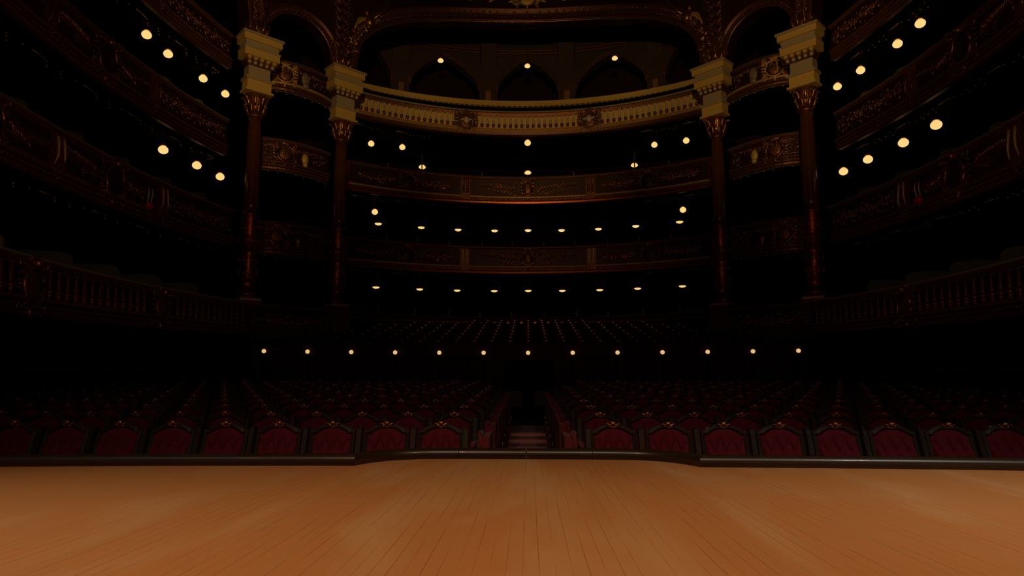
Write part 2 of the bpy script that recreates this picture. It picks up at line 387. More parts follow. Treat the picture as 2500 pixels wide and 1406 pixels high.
# ------------------------------------------------------------------ orchestra seats
PITCH, ROW0, DROW = .56, 6.53, 1.13
REC = math.tan(math.radians(17))
def seat_meshes():
    D = {}
    yb = lambda z: (z-1.10)*REC       # reclined plane of the back
    # frame: arched top, shoulders and stiles, as a ring between outer and inner outline
    hw = .232
    def outer():
        P = [(-hw, .40), (-hw, 1.062)]; P.append((-.205, 1.064))
        for i in range(17):
            t = -1+2*i/16; P.append((.195*t, 1.064+.066*(math.cos(PI*t/2)**.8 if abs(t) < 1 else 0)))
        P += [(.205, 1.064), (hw, 1.062), (hw, .40)]; return P
    def inner():
        P = [(-hw+.036, .44), (-hw+.036, 1.022)]; P.append((-.172, 1.023))
        for i in range(17):
            t = -1+2*i/16; P.append((.160*t, 1.024+.064*(math.cos(PI*t/2)**.8 if abs(t) < 1 else 0)))
        P += [(.172, 1.023), (hw-.036, 1.022), (hw-.036, .44)]; return P
    O, I = outer(), inner(); K = len(O); mb = MB()
    def ring(a, b, ya, yb_, sm=False):
        vs = [(x, yb(z)+ya, z) for x, z in a]+[(x, yb(z)+yb_, z) for x, z in b]
        mb.add(vs, [(i, (i+1) % K, K+(i+1) % K, K+i) for i in range(K)], 0, sm)
    mid = [((a[0]+b[0])/2, (a[1]+b[1])/2) for a, b in zip(O, I)]
    ring(O, mid, -.022, -.040); ring(mid, I, -.040, -.018); ring(I, I, -.018, .03); ring(O, O, .03, -.022); ring(I, O, .03, .03)
    D['back_frame'] = mb.mesh('back_frame', wood)
    # tufted cushion
    mb = MB(); nx, nz = 34, 36; vs = []
    def top(x):
        t = max(-1, min(1, x/.160)); return 1.024+.064*(math.cos(PI*t/2)**.8 if abs(t) < 1 else 0)
    for j in range(nz+1):
        for i in range(nx+1):
            x = -.196+.392*i/nx; zt = top(x); z = .44+(zt-.44)*j/nz
            zz = z-.965; p = x/.118+zz/.256; q = x/.118-zz/.256
            cr = min(abs((p % 1)-.5), abs((q % 1)-.5))*2
            puff = min(1, cr/.55)**.6
            cr2 = abs(((x/.118) % 1)-.5)*2; k = max(0, min(1, (z-.955)/.025)); puff = puff*(1-k)+k*(.25+.75*min(1, cr2/.5)**.6 if z < 1.02 else .45+.55*min(1, cr2/.5)**.6)
            ed = min(1, min((x+.196), (.196-x), (zt-z), (z-.44)+.02)/.035); ed = max(0, ed)**.6
            vs.append((x, yb(z)-.004-.052*puff*ed-.014*ed, z))
    fs = [(j*(nx+1)+i, j*(nx+1)+i+1, (j+1)*(nx+1)+i+1, (j+1)*(nx+1)+i) for j in range(nz) for i in range(nx)]
    mb.add(vs, fs, 0, True)
    mb.add([(-.2, yb(.44)+.02, .44), (.2, yb(.44)+.02, .44), (.2, yb(1.03)+.02, 1.03), (-.2, yb(1.03)+.02, 1.03)], [(0, 1, 2, 3)], 0, False)
    D['backrest'] = mb.mesh('backrest', crimson)
    # carved crest on the crown
    mb = MB(); y0 = yb(1.12)-.045
    def sp(cx, cz, R, sg, a0, t, r):
        P = []; rr = []
        for i in range(15):
            k = i/14; q = a0+sg*2*PI*t*k; ra = R*(1-.8*k); P.append((cx+ra*math.cos(q), y0-.006*k, cz+ra*math.sin(q))); rr.append(r*(1-.35*k))
        mb.tube(P, rr, 6)
    mb.ell((0, y0-.004, 1.135), ((.021, 0, 0), (0, .018, 0), (0, 0, .015)), 10, 6)
    for k in range(5): a = PI/2+(k-2)*.5; mb.ell((.022*math.cos(a), y0-.008, 1.137+.013*math.sin(a)), ((.007, 0, 0), (0, .009, 0), (0, 0, .007)), 6, 4)
    for sg in (-1, 1):
        mb.tube([(sg*.016, y0, 1.128), (sg*.028, y0-.006, 1.118), (sg*.040, y0-.004, 1.126), (sg*.052, y0, 1.134), (sg*.064, y0, 1.130), (sg*.068, y0, 1.118)], [.006, .006, .0055, .005, .004, .003], 6)
        mb.ell((sg*.060, y0-.006, 1.132), ((.008, 0, 0), (0, .008, 0), (0, 0, .007)), 6, 5)
        sp(sg*.036, 1.112, .012, -sg, PI/2, 1.0, .004)
        mb.tube([(sg*.028, y0, 1.118), (sg*.022, y0-.004, 1.104), (sg*.026, y0, 1.094), (sg*.034, y0, 1.096)], [.005, .005, .004, .003], 6)
    mb.box((0, y0-.002, 1.103), (.022, .006, .005)); mb.box((0, y0-.002, 1.093), (.014, .005, .003))
    D['crest'] = mb.mesh('crest', copper)
    # seat pad with rolled front
    mb = MB(); poly = []
    for x, z in [(-.235, .36), (-.235, .40), (-.225, .455), (-.19, .475), (0, .485), (.19, .475), (.225, .455), (.235, .40), (.235, .36)]: poly.append((x, z))
    mb.prism(poly, -.70, -.22, 0, True); mb.ell((0, -.70, .42), ((.225, 0, 0), (0, .05, 0), (0, 0, .055)), 14, 8)
    mb.box((0, -.46, .33), (.22, .22, .03))
    D['seat_cushion'] = mb.mesh('seat_cushion', crimson)
    # fluted post standing between two backs, with its knob
    mb = MB(); zt = 1.082
    for k in range(12):
        z0 = .0+zt*k/12; z1 = zt*(k+1)/12
    def slab(x0, x1, ya, yb_, z0, z1):
        vs = [(x0, yb(z0)+ya, z0), (x1, yb(z0)+ya, z0), (x1, yb(z0)+yb_, z0), (x0, yb(z0)+yb_, z0), (x0, yb(z1)+ya, z1), (x1, yb(z1)+ya, z1), (x1, yb(z1)+yb_, z1), (x0, yb(z1)+yb_, z1)]
        mb.add(vs, [(0, 1, 5, 4), (1, 2, 6, 5), (2, 3, 7, 6), (3, 0, 4, 7), (4, 5, 6, 7), (0, 3, 2, 1)], 0, False)
    slab(-.0235, .0235, -.045, .03, .35, zt)
    for xx in (-.014, 0, .014): slab(xx-.0045, xx+.0045, -.053, -.045, .5, zt-.03)
    slab(-.026, .026, -.05, .034, zt-.012, zt-.004)
    mb.lathe((0, yb(zt)-.008, zt), [(.008, -.004), (.012, .002), (.017, .008), (.018, .013), (.012, .019), (.004, .022)], 10)
    mb.box((0, -.30, .19), (.020, .05, .19))
    D['post'] = mb.mesh('post', postwood)
    # armrest: velvet pad on a turned support
    mb = MB(); mb.tube([(0, -.12, .80), (0, -.25, .815), (0, -.40, .822), (0, -.47, .815), (0, -.50, .79)], [.020, .026, .030, .030, .012], 10)
    D['arm_pad'] = mb.mesh('arm_pad', dustyred)
    mb = MB(); mb.lathe((0, -.46, 0), [(.020, .30), (.020, .52), (.026, .54), (.014, .57), (.022, .62), (.012, .69), (.024, .72), (.016, .735), (.026, .752), (.024, .775), (.016, .79)], 10)
    mb.box((0, -.30, .77), (.014, .18, .016)); mb.box((0, -.47, .165), (.022, .03, .165))
    D['arm_support'] = mb.mesh('arm_support', wood)
    return D
SM = seat_meshes()
def make_part(name, me, parent, x=0.0):
    o = bpy.data.objects.new(name, me); COL.objects.link(o); o.parent = parent; o.location = (x, 0, 0); return o
def seat_proto(kind, sg):
    root = thing('theatre_seat', 'crimson tufted theatre seat', 'seat', world=False)
    make_part('back_frame', SM['back_frame'], root); make_part('backrest', SM['backrest'], root); make_part('crest', SM['crest'], root)
    make_part('post', SM['post'], root, sg*.28)
    if kind != 'far':
        make_part('seat_cushion', SM['seat_cushion'], root)
        ap = make_part('armrest', SM['arm_support'], root, sg*.28*.97); make_part('arm_pad', SM['arm_pad'], ap)
        if kind == 'aisle':
            make_part('post', SM['post'], root, -sg*.257)
            ap = make_part('armrest', SM['arm_support'], root, -sg*.262); make_part('arm_pad', SM['arm_pad'], ap)
    return root
def dup(root, loc, rz=0.0):
    r = root.copy(); COL.objects.link(r); r.location = loc; r.rotation_euler = (0, 0, rz)
    for ch in list(root.children):
        c = ch.copy(); COL.objects.link(c); c.parent = r
        for g_ in ch.children:
            d = g_.copy(); COL.objects.link(d); d.parent = c
    return r
def project(X, Y, Z):
    v = Vector((X, Y, Z))-Vector((.025, 0, EYE)); z = v.dot(fw); return 1250+f_px*v.dot(rt)/z, 703-f_px*v.dot(up)/z
def seats():
    spots = []
    for r in range(11):
        Y = ROW0+DROW*r
        lim = 11.0 if r < 8 else 11.0-.55*(r-7)
        for sg in (-1, 1):
            k = 0
            while True:
                X = sg*(.881+PITCH*k)
                if abs(X) > lim: break
                x, y = project(X, Y, 1.1)
                if -45 < x < 2545 and not (r >= 8 and k == 0): spots.append((Y, X, r, k, sg))
                k += 1
    spots.sort(key=lambda s_: (s_[2], abs(s_[1])))
    protos = {}
    ind, rest = spots[:300], spots[300:]
    for Y, X, r, k, sg in ind:
        kind = 'far' if r >= 8 else ('aisle' if k == 0 else 'mid')
        side = 'left' if sg < 0 else 'right'
        key = (kind, sg)
        if key not in protos: o = protos[key] = seat_proto(kind, sg); o.location = (X, Y, 0)
        else: o = dup(protos[key], (X, Y, 0))
        if k == 0: lab = 'crimson tufted seat with copper crest, on the aisle, %s of it, %s row' % (side, ORD[r])
        else: lab = 'crimson tufted seat with copper crest, %s from aisle on the %s, %s row' % (ORD[k], side, ORD[r])
        o['label'] = lab; o['group'] = 'crimson seats of the orchestra stalls'
    if rest:
        mb = MB()
        for Y, X, r, k, sg in rest:
            for nm, mi in (('back_frame', 0), ('backrest', 1), ('crest', 2)):
                me = SM[nm]; mb.add([(v.co.x+X, v.co.y+Y, v.co.z) for v in me.vertices], [tuple(p.vertices) for p in me.polygons], mi, True)
        o = mb.build('theatre_seats', [wood, crimson, copper]); o['kind'] = 'stuff'
        tag(o, 'remaining far crimson seats at the dark ends of the last stalls rows', 'seats')
    print('SEATS', len(ind), len(rest))
seats()

# folding aisle seats, fixed to the row ends
def strapontin(sg):
    root = thing('folding_aisle_seat', '', 'seat', world=False)
    mb = MB(); poly = [(0, .46), (0, .90), (.012, .93), (.035, .950), (.085, .955), (.085, .46)]
    poly = [(-sg*(x-.085)+0, z) for x, z in poly] if sg > 0 else [((x-.085), z) for x, z in poly]
    if sg > 0: poly = [(.085-x, z) for x, z in [(0, .46), (0, .90), (.012, .93), (.035, .950), (.085, .955), (.085, .46)]]
    else: poly = [(x-.085, z) for x, z in [(0, .46), (0, .90), (.012, .93), (.035, .950), (.085, .955), (.085, .46)]]
    # local x = 0 is the aisle side face
    mb.prism(poly, 0, .40, 0, True); mb.build('backrest', dustyred, root)
    mb = MB(); mb.box((-sg*.006 if False else sg*.0+(-.008 if sg > 0 else .008), .2, .70), (.008, .205, .245)); mb.build('back_panel', wood, root)
    mb = MB(); mb.tube([(sg*.130, .36, .45), (sg*.130, .36, .86), (sg*.130, .40, .91), (sg*.130, .56, .91), (sg*.130, .60, .86)], [.036, .040, .036, .036, .02], 10); mb.build('flip_cushion', dustyred, root)
    mb = MB(); mb.box((sg*.06, .22, .22), (.06, .2, .22)); mb.build('base', doorm, root)
    mb = MB(); mb.tube([(-sg*.006, .0, .02), (-sg*.006, -.012, .30), (-sg*.006, -.006, .42), (-sg*.006, .012, .455)], [.012, .013, .014, .006], 8); mb.build('brass_edge', brass, root)
    return root
for sg in (-1, 1):
    proto = None
    for r in range(1, 9):
        Y = ROW0+DROW*r-.73
        if proto is None: proto = strapontin(sg); o = proto; o.location = (sg*.412, Y, 0)
        else: o = dup(proto, (sg*.412, Y, 0))
        o['label'] = 'folded red aisle seat with brass edge, %s side of carpet, beside %s row' % ('left' if sg < 0 else 'right', ORD[r]); o['group'] = 'folded aisle seats'
        if r < 4: continue
        d = bpy.data.lights.new('aisle_light', 'SPOT'); d.energy = 1.5; d.color = (1.0, .33, .2); d.spot_size = math.radians(100); d.spot_blend = 1; d.shadow_soft_size = .02
        lo = bpy.data.objects.new('aisle_light', d); COL.objects.link(lo); lo.location = (sg*.39, Y-.12, .42); lo.rotation_euler = Vector((-sg*.55, .0, -.8)).to_track_quat('-Z', 'Y').to_euler()

# ------------------------------------------------------------------ rear wall of the stalls, double door, bulbs
WY = 18.5
for sg in (-1, 1):
    mb = MB(); mb.box((sg*4.50, WY+.05, .95), (3.75, .05, .95)); mb.box((sg*4.5, WY+.04, 2.02), (3.75, .06, .12))
    for k in range(1, 7): mb.box((sg*1.31*k, WY-.012, .93), (.05, .012, .86), 1)
    for k in range(1, 6): mb.box((sg*1.31*(k+.5), WY-.008, 1.78), (.58, .010, .02), 1)
    o = struct('wall_stalls_'+('left' if sg < 0 else 'right'), mb, [wallm, doorm])
mb = MB(); mb.box((0, WY+.05, 1.93), (.75, .05, .22)); struct('wall_lintel', mb, wallm)
for sg, nm in ((-1, 'door_1'), (1, 'door_2')):
    root = bpy.data.objects.new(nm, None); COL.objects.link(root); root['kind'] = 'structure'; root.location = (sg*.38, WY+.10, 0)
    mb = MB(); mb.box((0, 0, .86), (.35, .03, .86)); mb.build('leaf', doorm, root)
    mb = MB(); mb.box((0, -.04, .60), (.205, .012, .215)); mb.build('panel', panelm, root)
    mb = MB(); mb.box((0, -.04, 1.25), (.205, .012, .30)); mb.build('panel', doorm, root)
    mb = MB(); mb.tube([(-sg*.30, -.07, .95), (-sg*.30, -.09, 1.0), (-sg*.30, -.07, 1.05)], .008, 6); mb.build('handle', brass, root)
def bulb_mesh():
    mb = MB(); mb.ell((0, 0, 0), ((.062, 0, 0), (0, .062, 0), (0, 0, .062)), 20, 12); return mb.mesh('globe', bulbm)
bm_ = bulb_mesh()
mb = MB(); mb.lathe((0, 0, 0), [(.035, -.09), (.028, -.06), (.022, -.05)], 12); mb.box((0, .06, -.075), (.012, .06, .012)); hm_ = mb.mesh('holder', brass)
xs = [1.31*k for k in range(-6, 7)]
for i, X in enumerate(xs):
    o = thing('globe_light', 'small lit globe on the stalls rear wall, %s from left of the row' % ORD[i], 'lamp', (X, WY-.11, EYE+.112+.0009*X*X), 0, 'row of globes on the stalls rear wall', world=False)
    make_part('globe', bm_, o); make_part('holder', hm_, o)

# ------------------------------------------------------------------ amphitheatre: stepped floor and its seats
AY0, ADY, AZ0, ADZ = 19.45, .92, EYE+.525-1.15, .144
mb = MB()
def arow(r, X): c = .004+.004*r; return AY0+ADY*r-c*X*X
vs = []; fs = []
NX = 33
for r in range(9):
    for dz in (0, 1):
        for i in range(NX):
            X = -8+16*i/(NX-1); Y = arow(r, X)-.55 if r else WY+.3
            zz = AZ0+ADZ*(r-1+dz) if r else AZ0-(0 if dz else AZ0*.0)
            vs.append((X, Y, zz))
for q in range(17):
    for i in range(NX-1): a = q*NX+i; fs.append((a, a+1, a+NX+1, a+NX))
mb.add(vs, fs, 0, False); o = struct('floor_amphitheatre', mb, floorm)
mb = MB()
O = SM['back_frame']; 
def joined_seat():
    mb = MB()
    for nm, mi in (('back_frame', 0), ('crest', 2)):
        me = SM[nm]; mb.add([(v.co.x, v.co.y, v.co.z) for v in me.vertices], [tuple(p.vertices) for p in me.polygons], mi, False)
    for pv in (0,):
        mb.add([(-.2, -.03, 1.02), (.2, -.03, 1.02), (.2, -.24, .40), (-.2, -.24, .40)], [(0, 1, 2, 3)], 1, False)
        mb.ell((0, -.05, 1.0), ((.19, 0, 0), (0, .03, 0), (0, 0, .085)), 12, 6, 1)
    mb.box((0, -.40, .42), (.22, .20, .05), 1); mb.box((0, -.38, .19), (.21, .16, .19), 0)
    return mb.mesh('amphitheatre_seat', [shadedwood, shadedvelvet, copper])
js = joined_seat()
def dline(X):
    X = abs(X); T = [(0, 26.4), (2.44, 25.98), (3.6, 25.45), (4.78, 24.67), (5.8, 23.8), (6.56, 22.85), (7.0, 22.15), (7.7, 20.9), (8.4, 20.0)]
    for (a, ya), (b, yb) in zip(T, T[1:]):
        if X <= b: return ya+(yb-ya)*(X-a)/(b-a)
    return 20.0
for r in range(8):
    nmax = 13 if r < 3 else (12 if r < 5 else 11)
    for k in range(-nmax, nmax+1):
        X = k*PITCH; Y = arow(r, X)
        if abs(X) > 7.3 or Y+.25 > dline(X) or math.hypot(abs(X)-6.97, Y-.3-22.35) < .95: continue
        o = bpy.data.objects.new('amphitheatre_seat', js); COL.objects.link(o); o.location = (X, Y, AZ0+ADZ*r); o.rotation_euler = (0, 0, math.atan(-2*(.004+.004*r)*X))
        pos = 'centre seat' if k == 0 else '%s seat %s of centre' % (ORD[abs(k)-1], 'left' if k < 0 else 'right')
        tag(o, 'gilt-crested rear seat, %s, %s row above globes' % (pos, ORD[r]), 'seat', 'seats of the raised amphitheatre')

# ------------------------------------------------------------------ tier paths
def side_pts(Xm, k, ys, yc=15.3): return [(-(Xm-k*(y-yc)**2), y) for y in ys]
YS = [5.5, 7, 8.5, 10, 11.5, 13, 14.5, 16, 17.5, 18.8, 19.6]
ZT = dict(A=EYE+10.76, B=EYE+7.80, C=EYE+4.72, D=EYE+1.676)
def arc(R, yc, half, n=15): return [(half*(2*i/(n-1)-1), yc+math.sqrt(R*R-(half*(2*i/(n-1)-1))**2)) for i in range(n)]
center = arc(11.4, 15.1, 7.2)
Dc = [(-6.93, 22.40), (-6.56, 22.95), (-5.8, 23.9), (-4.78, 24.77), (-3.6, 25.55), (-2.44, 26.08), (-1.2, 26.4), (0, 26.5)]
Dc = Dc+[(-x, y) for x, y in Dc[:-1]][::-1]
small = {'A': [(-9.55, 21.2), (-9.30, 21.35), (-8.95, 21.45), (-8.50, 21.75), (-8.05, 22.3), (-7.78, 22.85), (-7.68, 23.3)],
         'B': [(-9.75, 21.2), (-9.5, 21.25), (-9.15, 21.35), (-8.75, 21.6), (-8.2, 22.2), (-7.85, 22.75), (-7.66, 23.1)],
         'C': [(-9.6, 20.9), (-9.4, 21.0), (-9.0, 21.1), (-8.6, 21.4), (-8.0, 22.05), (-7.65, 22.6), (-7.5, 22.9)],
         'D': [(-8.72, 19.08), (-8.62, 19.5), (-8.35, 20.1), (-7.69, 20.98), (-7.3, 21.7), (-7.05, 22.15)]}
sidep = {'A': side_pts(10.32, .021, YS), 'B': side_pts(10.32, .021, YS), 'C': side_pts(9.92, .0185, YS),
         'D': side_pts(8.87, .021, YS[:9]+[18.3, 18.9])}
PATH = {}
for L in 'ABCD':
    PATH[L, 'centre'] = Path(Dc if L == 'D' else center)
    PATH[L, 'left'] = Path(sidep[L]); PATH[L, 'right'] = Path(mirror(sidep[L]))
    PATH[L, 'left bay'] = Path(small[L]); PATH[L, 'right bay'] = Path(mirror(small[L]))
TIER = {'A': 'top', 'B': 'third', 'C': 'second', 'D': 'lowest'}
PLACE = {'centre': 'across the centre bay', 'left': 'along the left side wall', 'right': 'along the right side wall',
         'left bay': 'between the two left columns', 'right bay': 'between the two right columns'}

def base_front(root, p, zt, H, mats=None, leafm=True, bottom=redglaze, panel=oxblood, u0=0, u1=None):
    """rail, mouldings, panel and bottom fascia of a tier front"""
    mb = MB(); sweep(mb, p, [(-.14, zt-.05), (.06, zt-.05), (.09, zt-.025), (.06, zt), (-.14, zt)], u0, u1); mb.build('handrail', velvet, root)
    mb = MB(); sweep(mb, p, [(-.06, zt-.13), (.03, zt-.13), (.07, zt-.08), (.07, zt-.052), (-.06, zt-.052)], u0, u1, smooth=False)
    r = Relief(mb, p, .045); r.beads(.1, p.len-.1, zt-.115, .014, .07); mb.build('upper_moulding', bronze, root)
    mb = MB(); sweep(mb, p, rect(-.10, 0, zt-H+.02, zt-.13), u0, u1); mb.build('panel', panel, root)
    zb = zt-H
    mb = MB(); sweep(mb, p, torus_prof(.045, zb+.30, .055), u0, u1, smooth=True)
    r = Relief(mb, p, .09); u = .06
    while u < p.len-.06:
        r.leaf(u, zb+.335, -1.2, .075, .018, .018); u += .085
    mb.build('leaf_moulding', giltpale if leafm else bronze, root)
    mb = MB(); sweep(mb, p, rect(-.02, .035, zb+.16, zb+.235), u0, u1); r = Relief(mb, p, .045)
    u = .05
    while u < p.len: r.dot(u, zb+.195, .028, 0, 5, 4); u += .11
    mb.build('bead_moulding', bronze, root)
    mb = MB(); sweep(mb, p, [(-.12, zb), (.0, zb), (.05, zb+.03), (.06, zb+.10), (.02, zb+.155), (-.12, zb+.155)], u0, u1, smooth=False)
    mb.build('lower_fascia', bottom, root)
def soffit_ornament(root, p, zb, u0, u1, seed):
    rnd = random.Random(seed); mb = MB(); u = u0
    while u < u1:
        a = p.P(u, zb-.05, -.42); b = p.P(u+.42, zb-.05, -.42); mb.tube([a, b], .018, 6)
        for k in range(7): q = p.P(u+.5+k*.16, zb-.06-.02*(k % 2), -.45-.1*(k % 3)); mb.ell(q, ((.022, 0, 0), (0, .022, 0), (0, 0, .02)), 6, 4)
        u += 1.72
    if mb.v: sweep(mb, p, rect(-.72, -.36, zb-.045, zb+.04), u0, u1+.4, mi=1); mb.build('soffit_beading', [giltpale, slabm], root)
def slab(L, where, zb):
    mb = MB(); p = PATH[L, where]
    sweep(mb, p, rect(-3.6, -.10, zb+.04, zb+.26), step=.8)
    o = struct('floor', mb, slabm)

def center_BC(L):
    zt = ZT[L]; p = PATH[L, 'centre']; H = 1.22 if L == 'B' else 1.20; zb = zt-H
    root = thing('balcony_front', 'curved gilded balcony front of the %s tier %s' % (TIER[L], PLACE['centre']), 'balcony', (0, 26.5, zb))
    base_front(root, p, zt, H, leafm=True, bottom=redglaze)
    mid = p.len/2; zc = zt-.50; h = .62
    # centre shield with palm branches
    mb = MB(); r = Relief(mb, p, .03); r.cartouche(mid, zc-.02, .62, .92); mb.build('centre_cartouche', [gilt, bronze], root)
    for sg in (-1, 1):
        mb = MB(); r = Relief(mb, p, .02)
        r.palm(mid+sg*.45, zc-.10, mid+sg*2.05, zc+.08, .42, 11); r.spiral(mid+sg*.85, zc-.14, .15, 1.2, -sg, 0, .02)
        r.spiral(mid+sg*.55, zc-.20, .16, 1.2, sg, 0, .02); r.rosette(mid+sg*.5, zc+.18, .09)
        mb.build('palm_branch', gilt, root)
        # pilaster strips either side
        mb = MB(); up_ = mid+sg*2.72
        for d in (-.09, .09):
            q = p.P(up_+d, 0, .05); mb.lathe((q.x, q.y, zt-.78), [(.07, 0), (.075, .03), (.05, .06), (.055, .50), (.07, .54), (.08, .60)], 10, 0)
        r = Relief(mb, p, .03); t, n_ = p.frame(up_); q = p.P(up_, zt-.5, 0)
        mb.box(p.P(up_, zt-.50, .02), (.20, .035, .36), 1, math.atan2(t.y, t.x)); mb.box(p.P(up_, zb+.25, .05), (.19, .07, .12), 1, math.atan2(t.y, t.x))
        r.rosette(up_, zb+.22, .11, 6, 1)
        mb.build('pilaster', [cream if L == 'C' else bronze, bronze], root)
        # floral swags with their cartouche
        uc = mid+sg*5.15
        for s2, far_ in ((-1, 1.95), (1, 2.15)):
            a_, b_ = sorted((uc+sg*s2*.55, uc+sg*s2*far_)); mb = MB(); r = Relief(mb, p, .02)
            r.scrollwork(a_, b_, zc-.15, zc+.20, 0, 1.0); r.swag(a_, b_, zc+.05, .13, .07)
            r.curve([(a_+(b_-a_)*k/12, zc+.05-.08*math.sin(PI*k/12)) for k in range(13)], .03)
            mb.build('leaf_garland', gilt, root)
        mb = MB(); r = Relief(mb, p, .03); r.cartouche(uc, zc-.05, .85, .95, 0, False, 1); mb.build('cartouche', [bronze, oxblood], root)
        # glossy rounded ends
        q = p.P(0 if sg < 0 else p.len, 0, -.05); mb = MB(); mb.lathe((q.x, q.y, zb), [(.17, 0), (.20, .05), (.20, .14), (.12, .18), (.12, .27), (.19, .30), (.13, .38), (.13, H-.16), (.19, H-.10), (.20, H-.03), (.15, H)], 20)
        mb.build('end_scroll', redglaze, root)
    soffit_ornament(root, p, zb, .4, 2.6, 3); soffit_ornament(root, p, zb, p.len-3, p.len-.8, 4)
center_BC('B'); center_BC('C')

def baluster_mesh(h, r, mats, dark=True):
    mb = MB()
    pr = [(r*.9, 0), (r*.9, h*.05), (r*.5, h*.08), (r*.95, h*.18), (r*1.05, h*.26), (r*.92, h*.34)]
    pr2 = [(r*.92, h*.34), (r*.85, h*.42), (r*.62, h*.58), (r*.42, h*.76), (r*.38, h*.82), (r*.6, h*.86), (r*.6, h*.90), (r*.9, h*.95), (r*.9, h)]
    mb.lathe((0, 0, 0), pr, 12, 1 if dark else 0); mb.lathe((0, 0, 0), pr2, 12, 0)
    return mb.mesh('baluster', mats)
def center_A():
    L = 'A'; zt = ZT[L]; p = PATH[L, 'centre']; H = 1.14; zb = zt-H
    root = thing('balustrade', 'bright gilded curved balustrade of the top gallery between the inner columns', 'balustrade', (0, 26.5, zb))
    mb = MB(); sweep(mb, p, [(-.16, zt-.06), (.08, zt-.06), (.12, zt-.03), (.09, zt), (-.16, zt)]); mb.build('top_rail', stone, root)
    mb = MB(); sweep(mb, p, [(-.06, zt-.22), (.02, zt-.22), (.06, zt-.10), (.06, zt-.062), (-.06, zt-.062)])
    r = Relief(mb, p, .05); u = .05
    while u < p.len: r.dot(u, zt-.235, .025, 1, 5, 4); u += .085
    mb.build('dentil_moulding', [bronze, giltpale], root)
    mb = MB(); sweep(mb, p, rect(-.12, -.05, zb+.36, zt-.22)); mb.build('back_panel', gold, root)
    mb = MB(); sweep(mb, p, [(-.10, zb+.20), (.09, zb+.20), (.09, zb+.28), (.06, zb+.33), (.08, zb+.365), (-.10, zb+.365)])
    r = Relief(mb, p, .10); u = .05
    while u < p.len: r.dot(u, zb+.30, .028, 1, 5, 4); r.dot(u+.04, zb+.225, .02, 1, 5, 4); u += .085
    mb.build('base_moulding', [giltpale, giltpale], root)
    mb = MB(); sweep(mb, p, [(-.14, zb), (.02, zb), (.08, zb+.06), (.12, zb+.19), (-.14, zb+.19)]); mb.build('lower_fascia', darkbronze, root)
    bmesh_ = baluster_mesh(.54, .072, [cream, bronze])  # pale neck over dark bulb: a reflection painted in two colours
    mid = p.len/2; gap = .252
    for i in range(-29, 30):
        u = mid+gap*i
        if any(abs(u-(mid+sg*2.72)) < .40 for sg in (-1, 1)) or u < .12 or u > p.len-.12: continue
        q = p.P(u, zb+.36, .01); o = bpy.data.objects.new('baluster', bmesh_); COL.objects.link(o); o.parent = root; o.matrix_parent_inverse = parent_inv(root); o.location = q
    for sg in (-1, 1):
        uc = mid+sg*2.72; mb = MB(); r = Relief(mb, p, .06); r.cartouche(uc, zt-.56, .98, 1.02, 0, True, 1)
        t, n_ = p.frame(uc); mb.ell(r.pt(uc, zt-.52, .10), (t*.13, n_*.10, Vector((0, 0, .16))), 12, 8, 2)
        for s2 in (-1, 1): mb.ell(r.pt(uc+s2*.16, zt-.50, .10), (t*.10+Vector((0, 0, .04)), n_*.04, Vector((0, 0, .05))), 8, 6, 2)
        r.swag(uc-.45, uc+.45, zt-.25, .1, .09); r.swag(uc-.4, uc+.4, zt-.75, .12, .08)
        mb.build('cartouche', [bronze, bronze, cream], root)
    soffit_ornament(root, p, zb, .4, 2.6, 5); soffit_ornament(root, p, zb, p.len-3, p.len-.8, 6)
center_A()
# second, inner balustrade of the top gallery
def inner_balustrade():
    pts = arc(13.1, 14.9, 7.6); p = Path(pts); zt = EYE+11.86; zb = zt-.75
    root = thing('balustrade', 'dimmer inner balustrade of round balusters behind the top gallery front', 'balustrade', (0, 28, zb))
    mb = MB(); sweep(mb, p, [(-.2, zt-.22), (.05, zt-.22), (.10, zt-.16), (.10, zt), (-.2, zt)]); mb.build('top_rail', gold, root)
    mb = MB(); sweep(mb, p, rect(-.1, .08, zb, zb+.12)); mb.build('base_rail', bronze, root)
    mb = MB(); mb.ell((0, 0, .22), ((.075, 0, 0), (0, .075, 0), (0, 0, .14)), 10, 8); mb.lathe((0, 0, 0), [(.05, 0), (.03, .1), (.03, .36), (.05, .41)], 8); me = mb.mesh('baluster', gold)
    n = int(p.len/.245)
    for i in range(n+1):
        u = p.len*i/n; q = p.P(u, zb+.12, 0); o = bpy.data.objects.new('baluster', me); COL.objects.link(o); o.parent = root; o.matrix_parent_inverse = parent_inv(root); o.location = q
inner_balustrade()

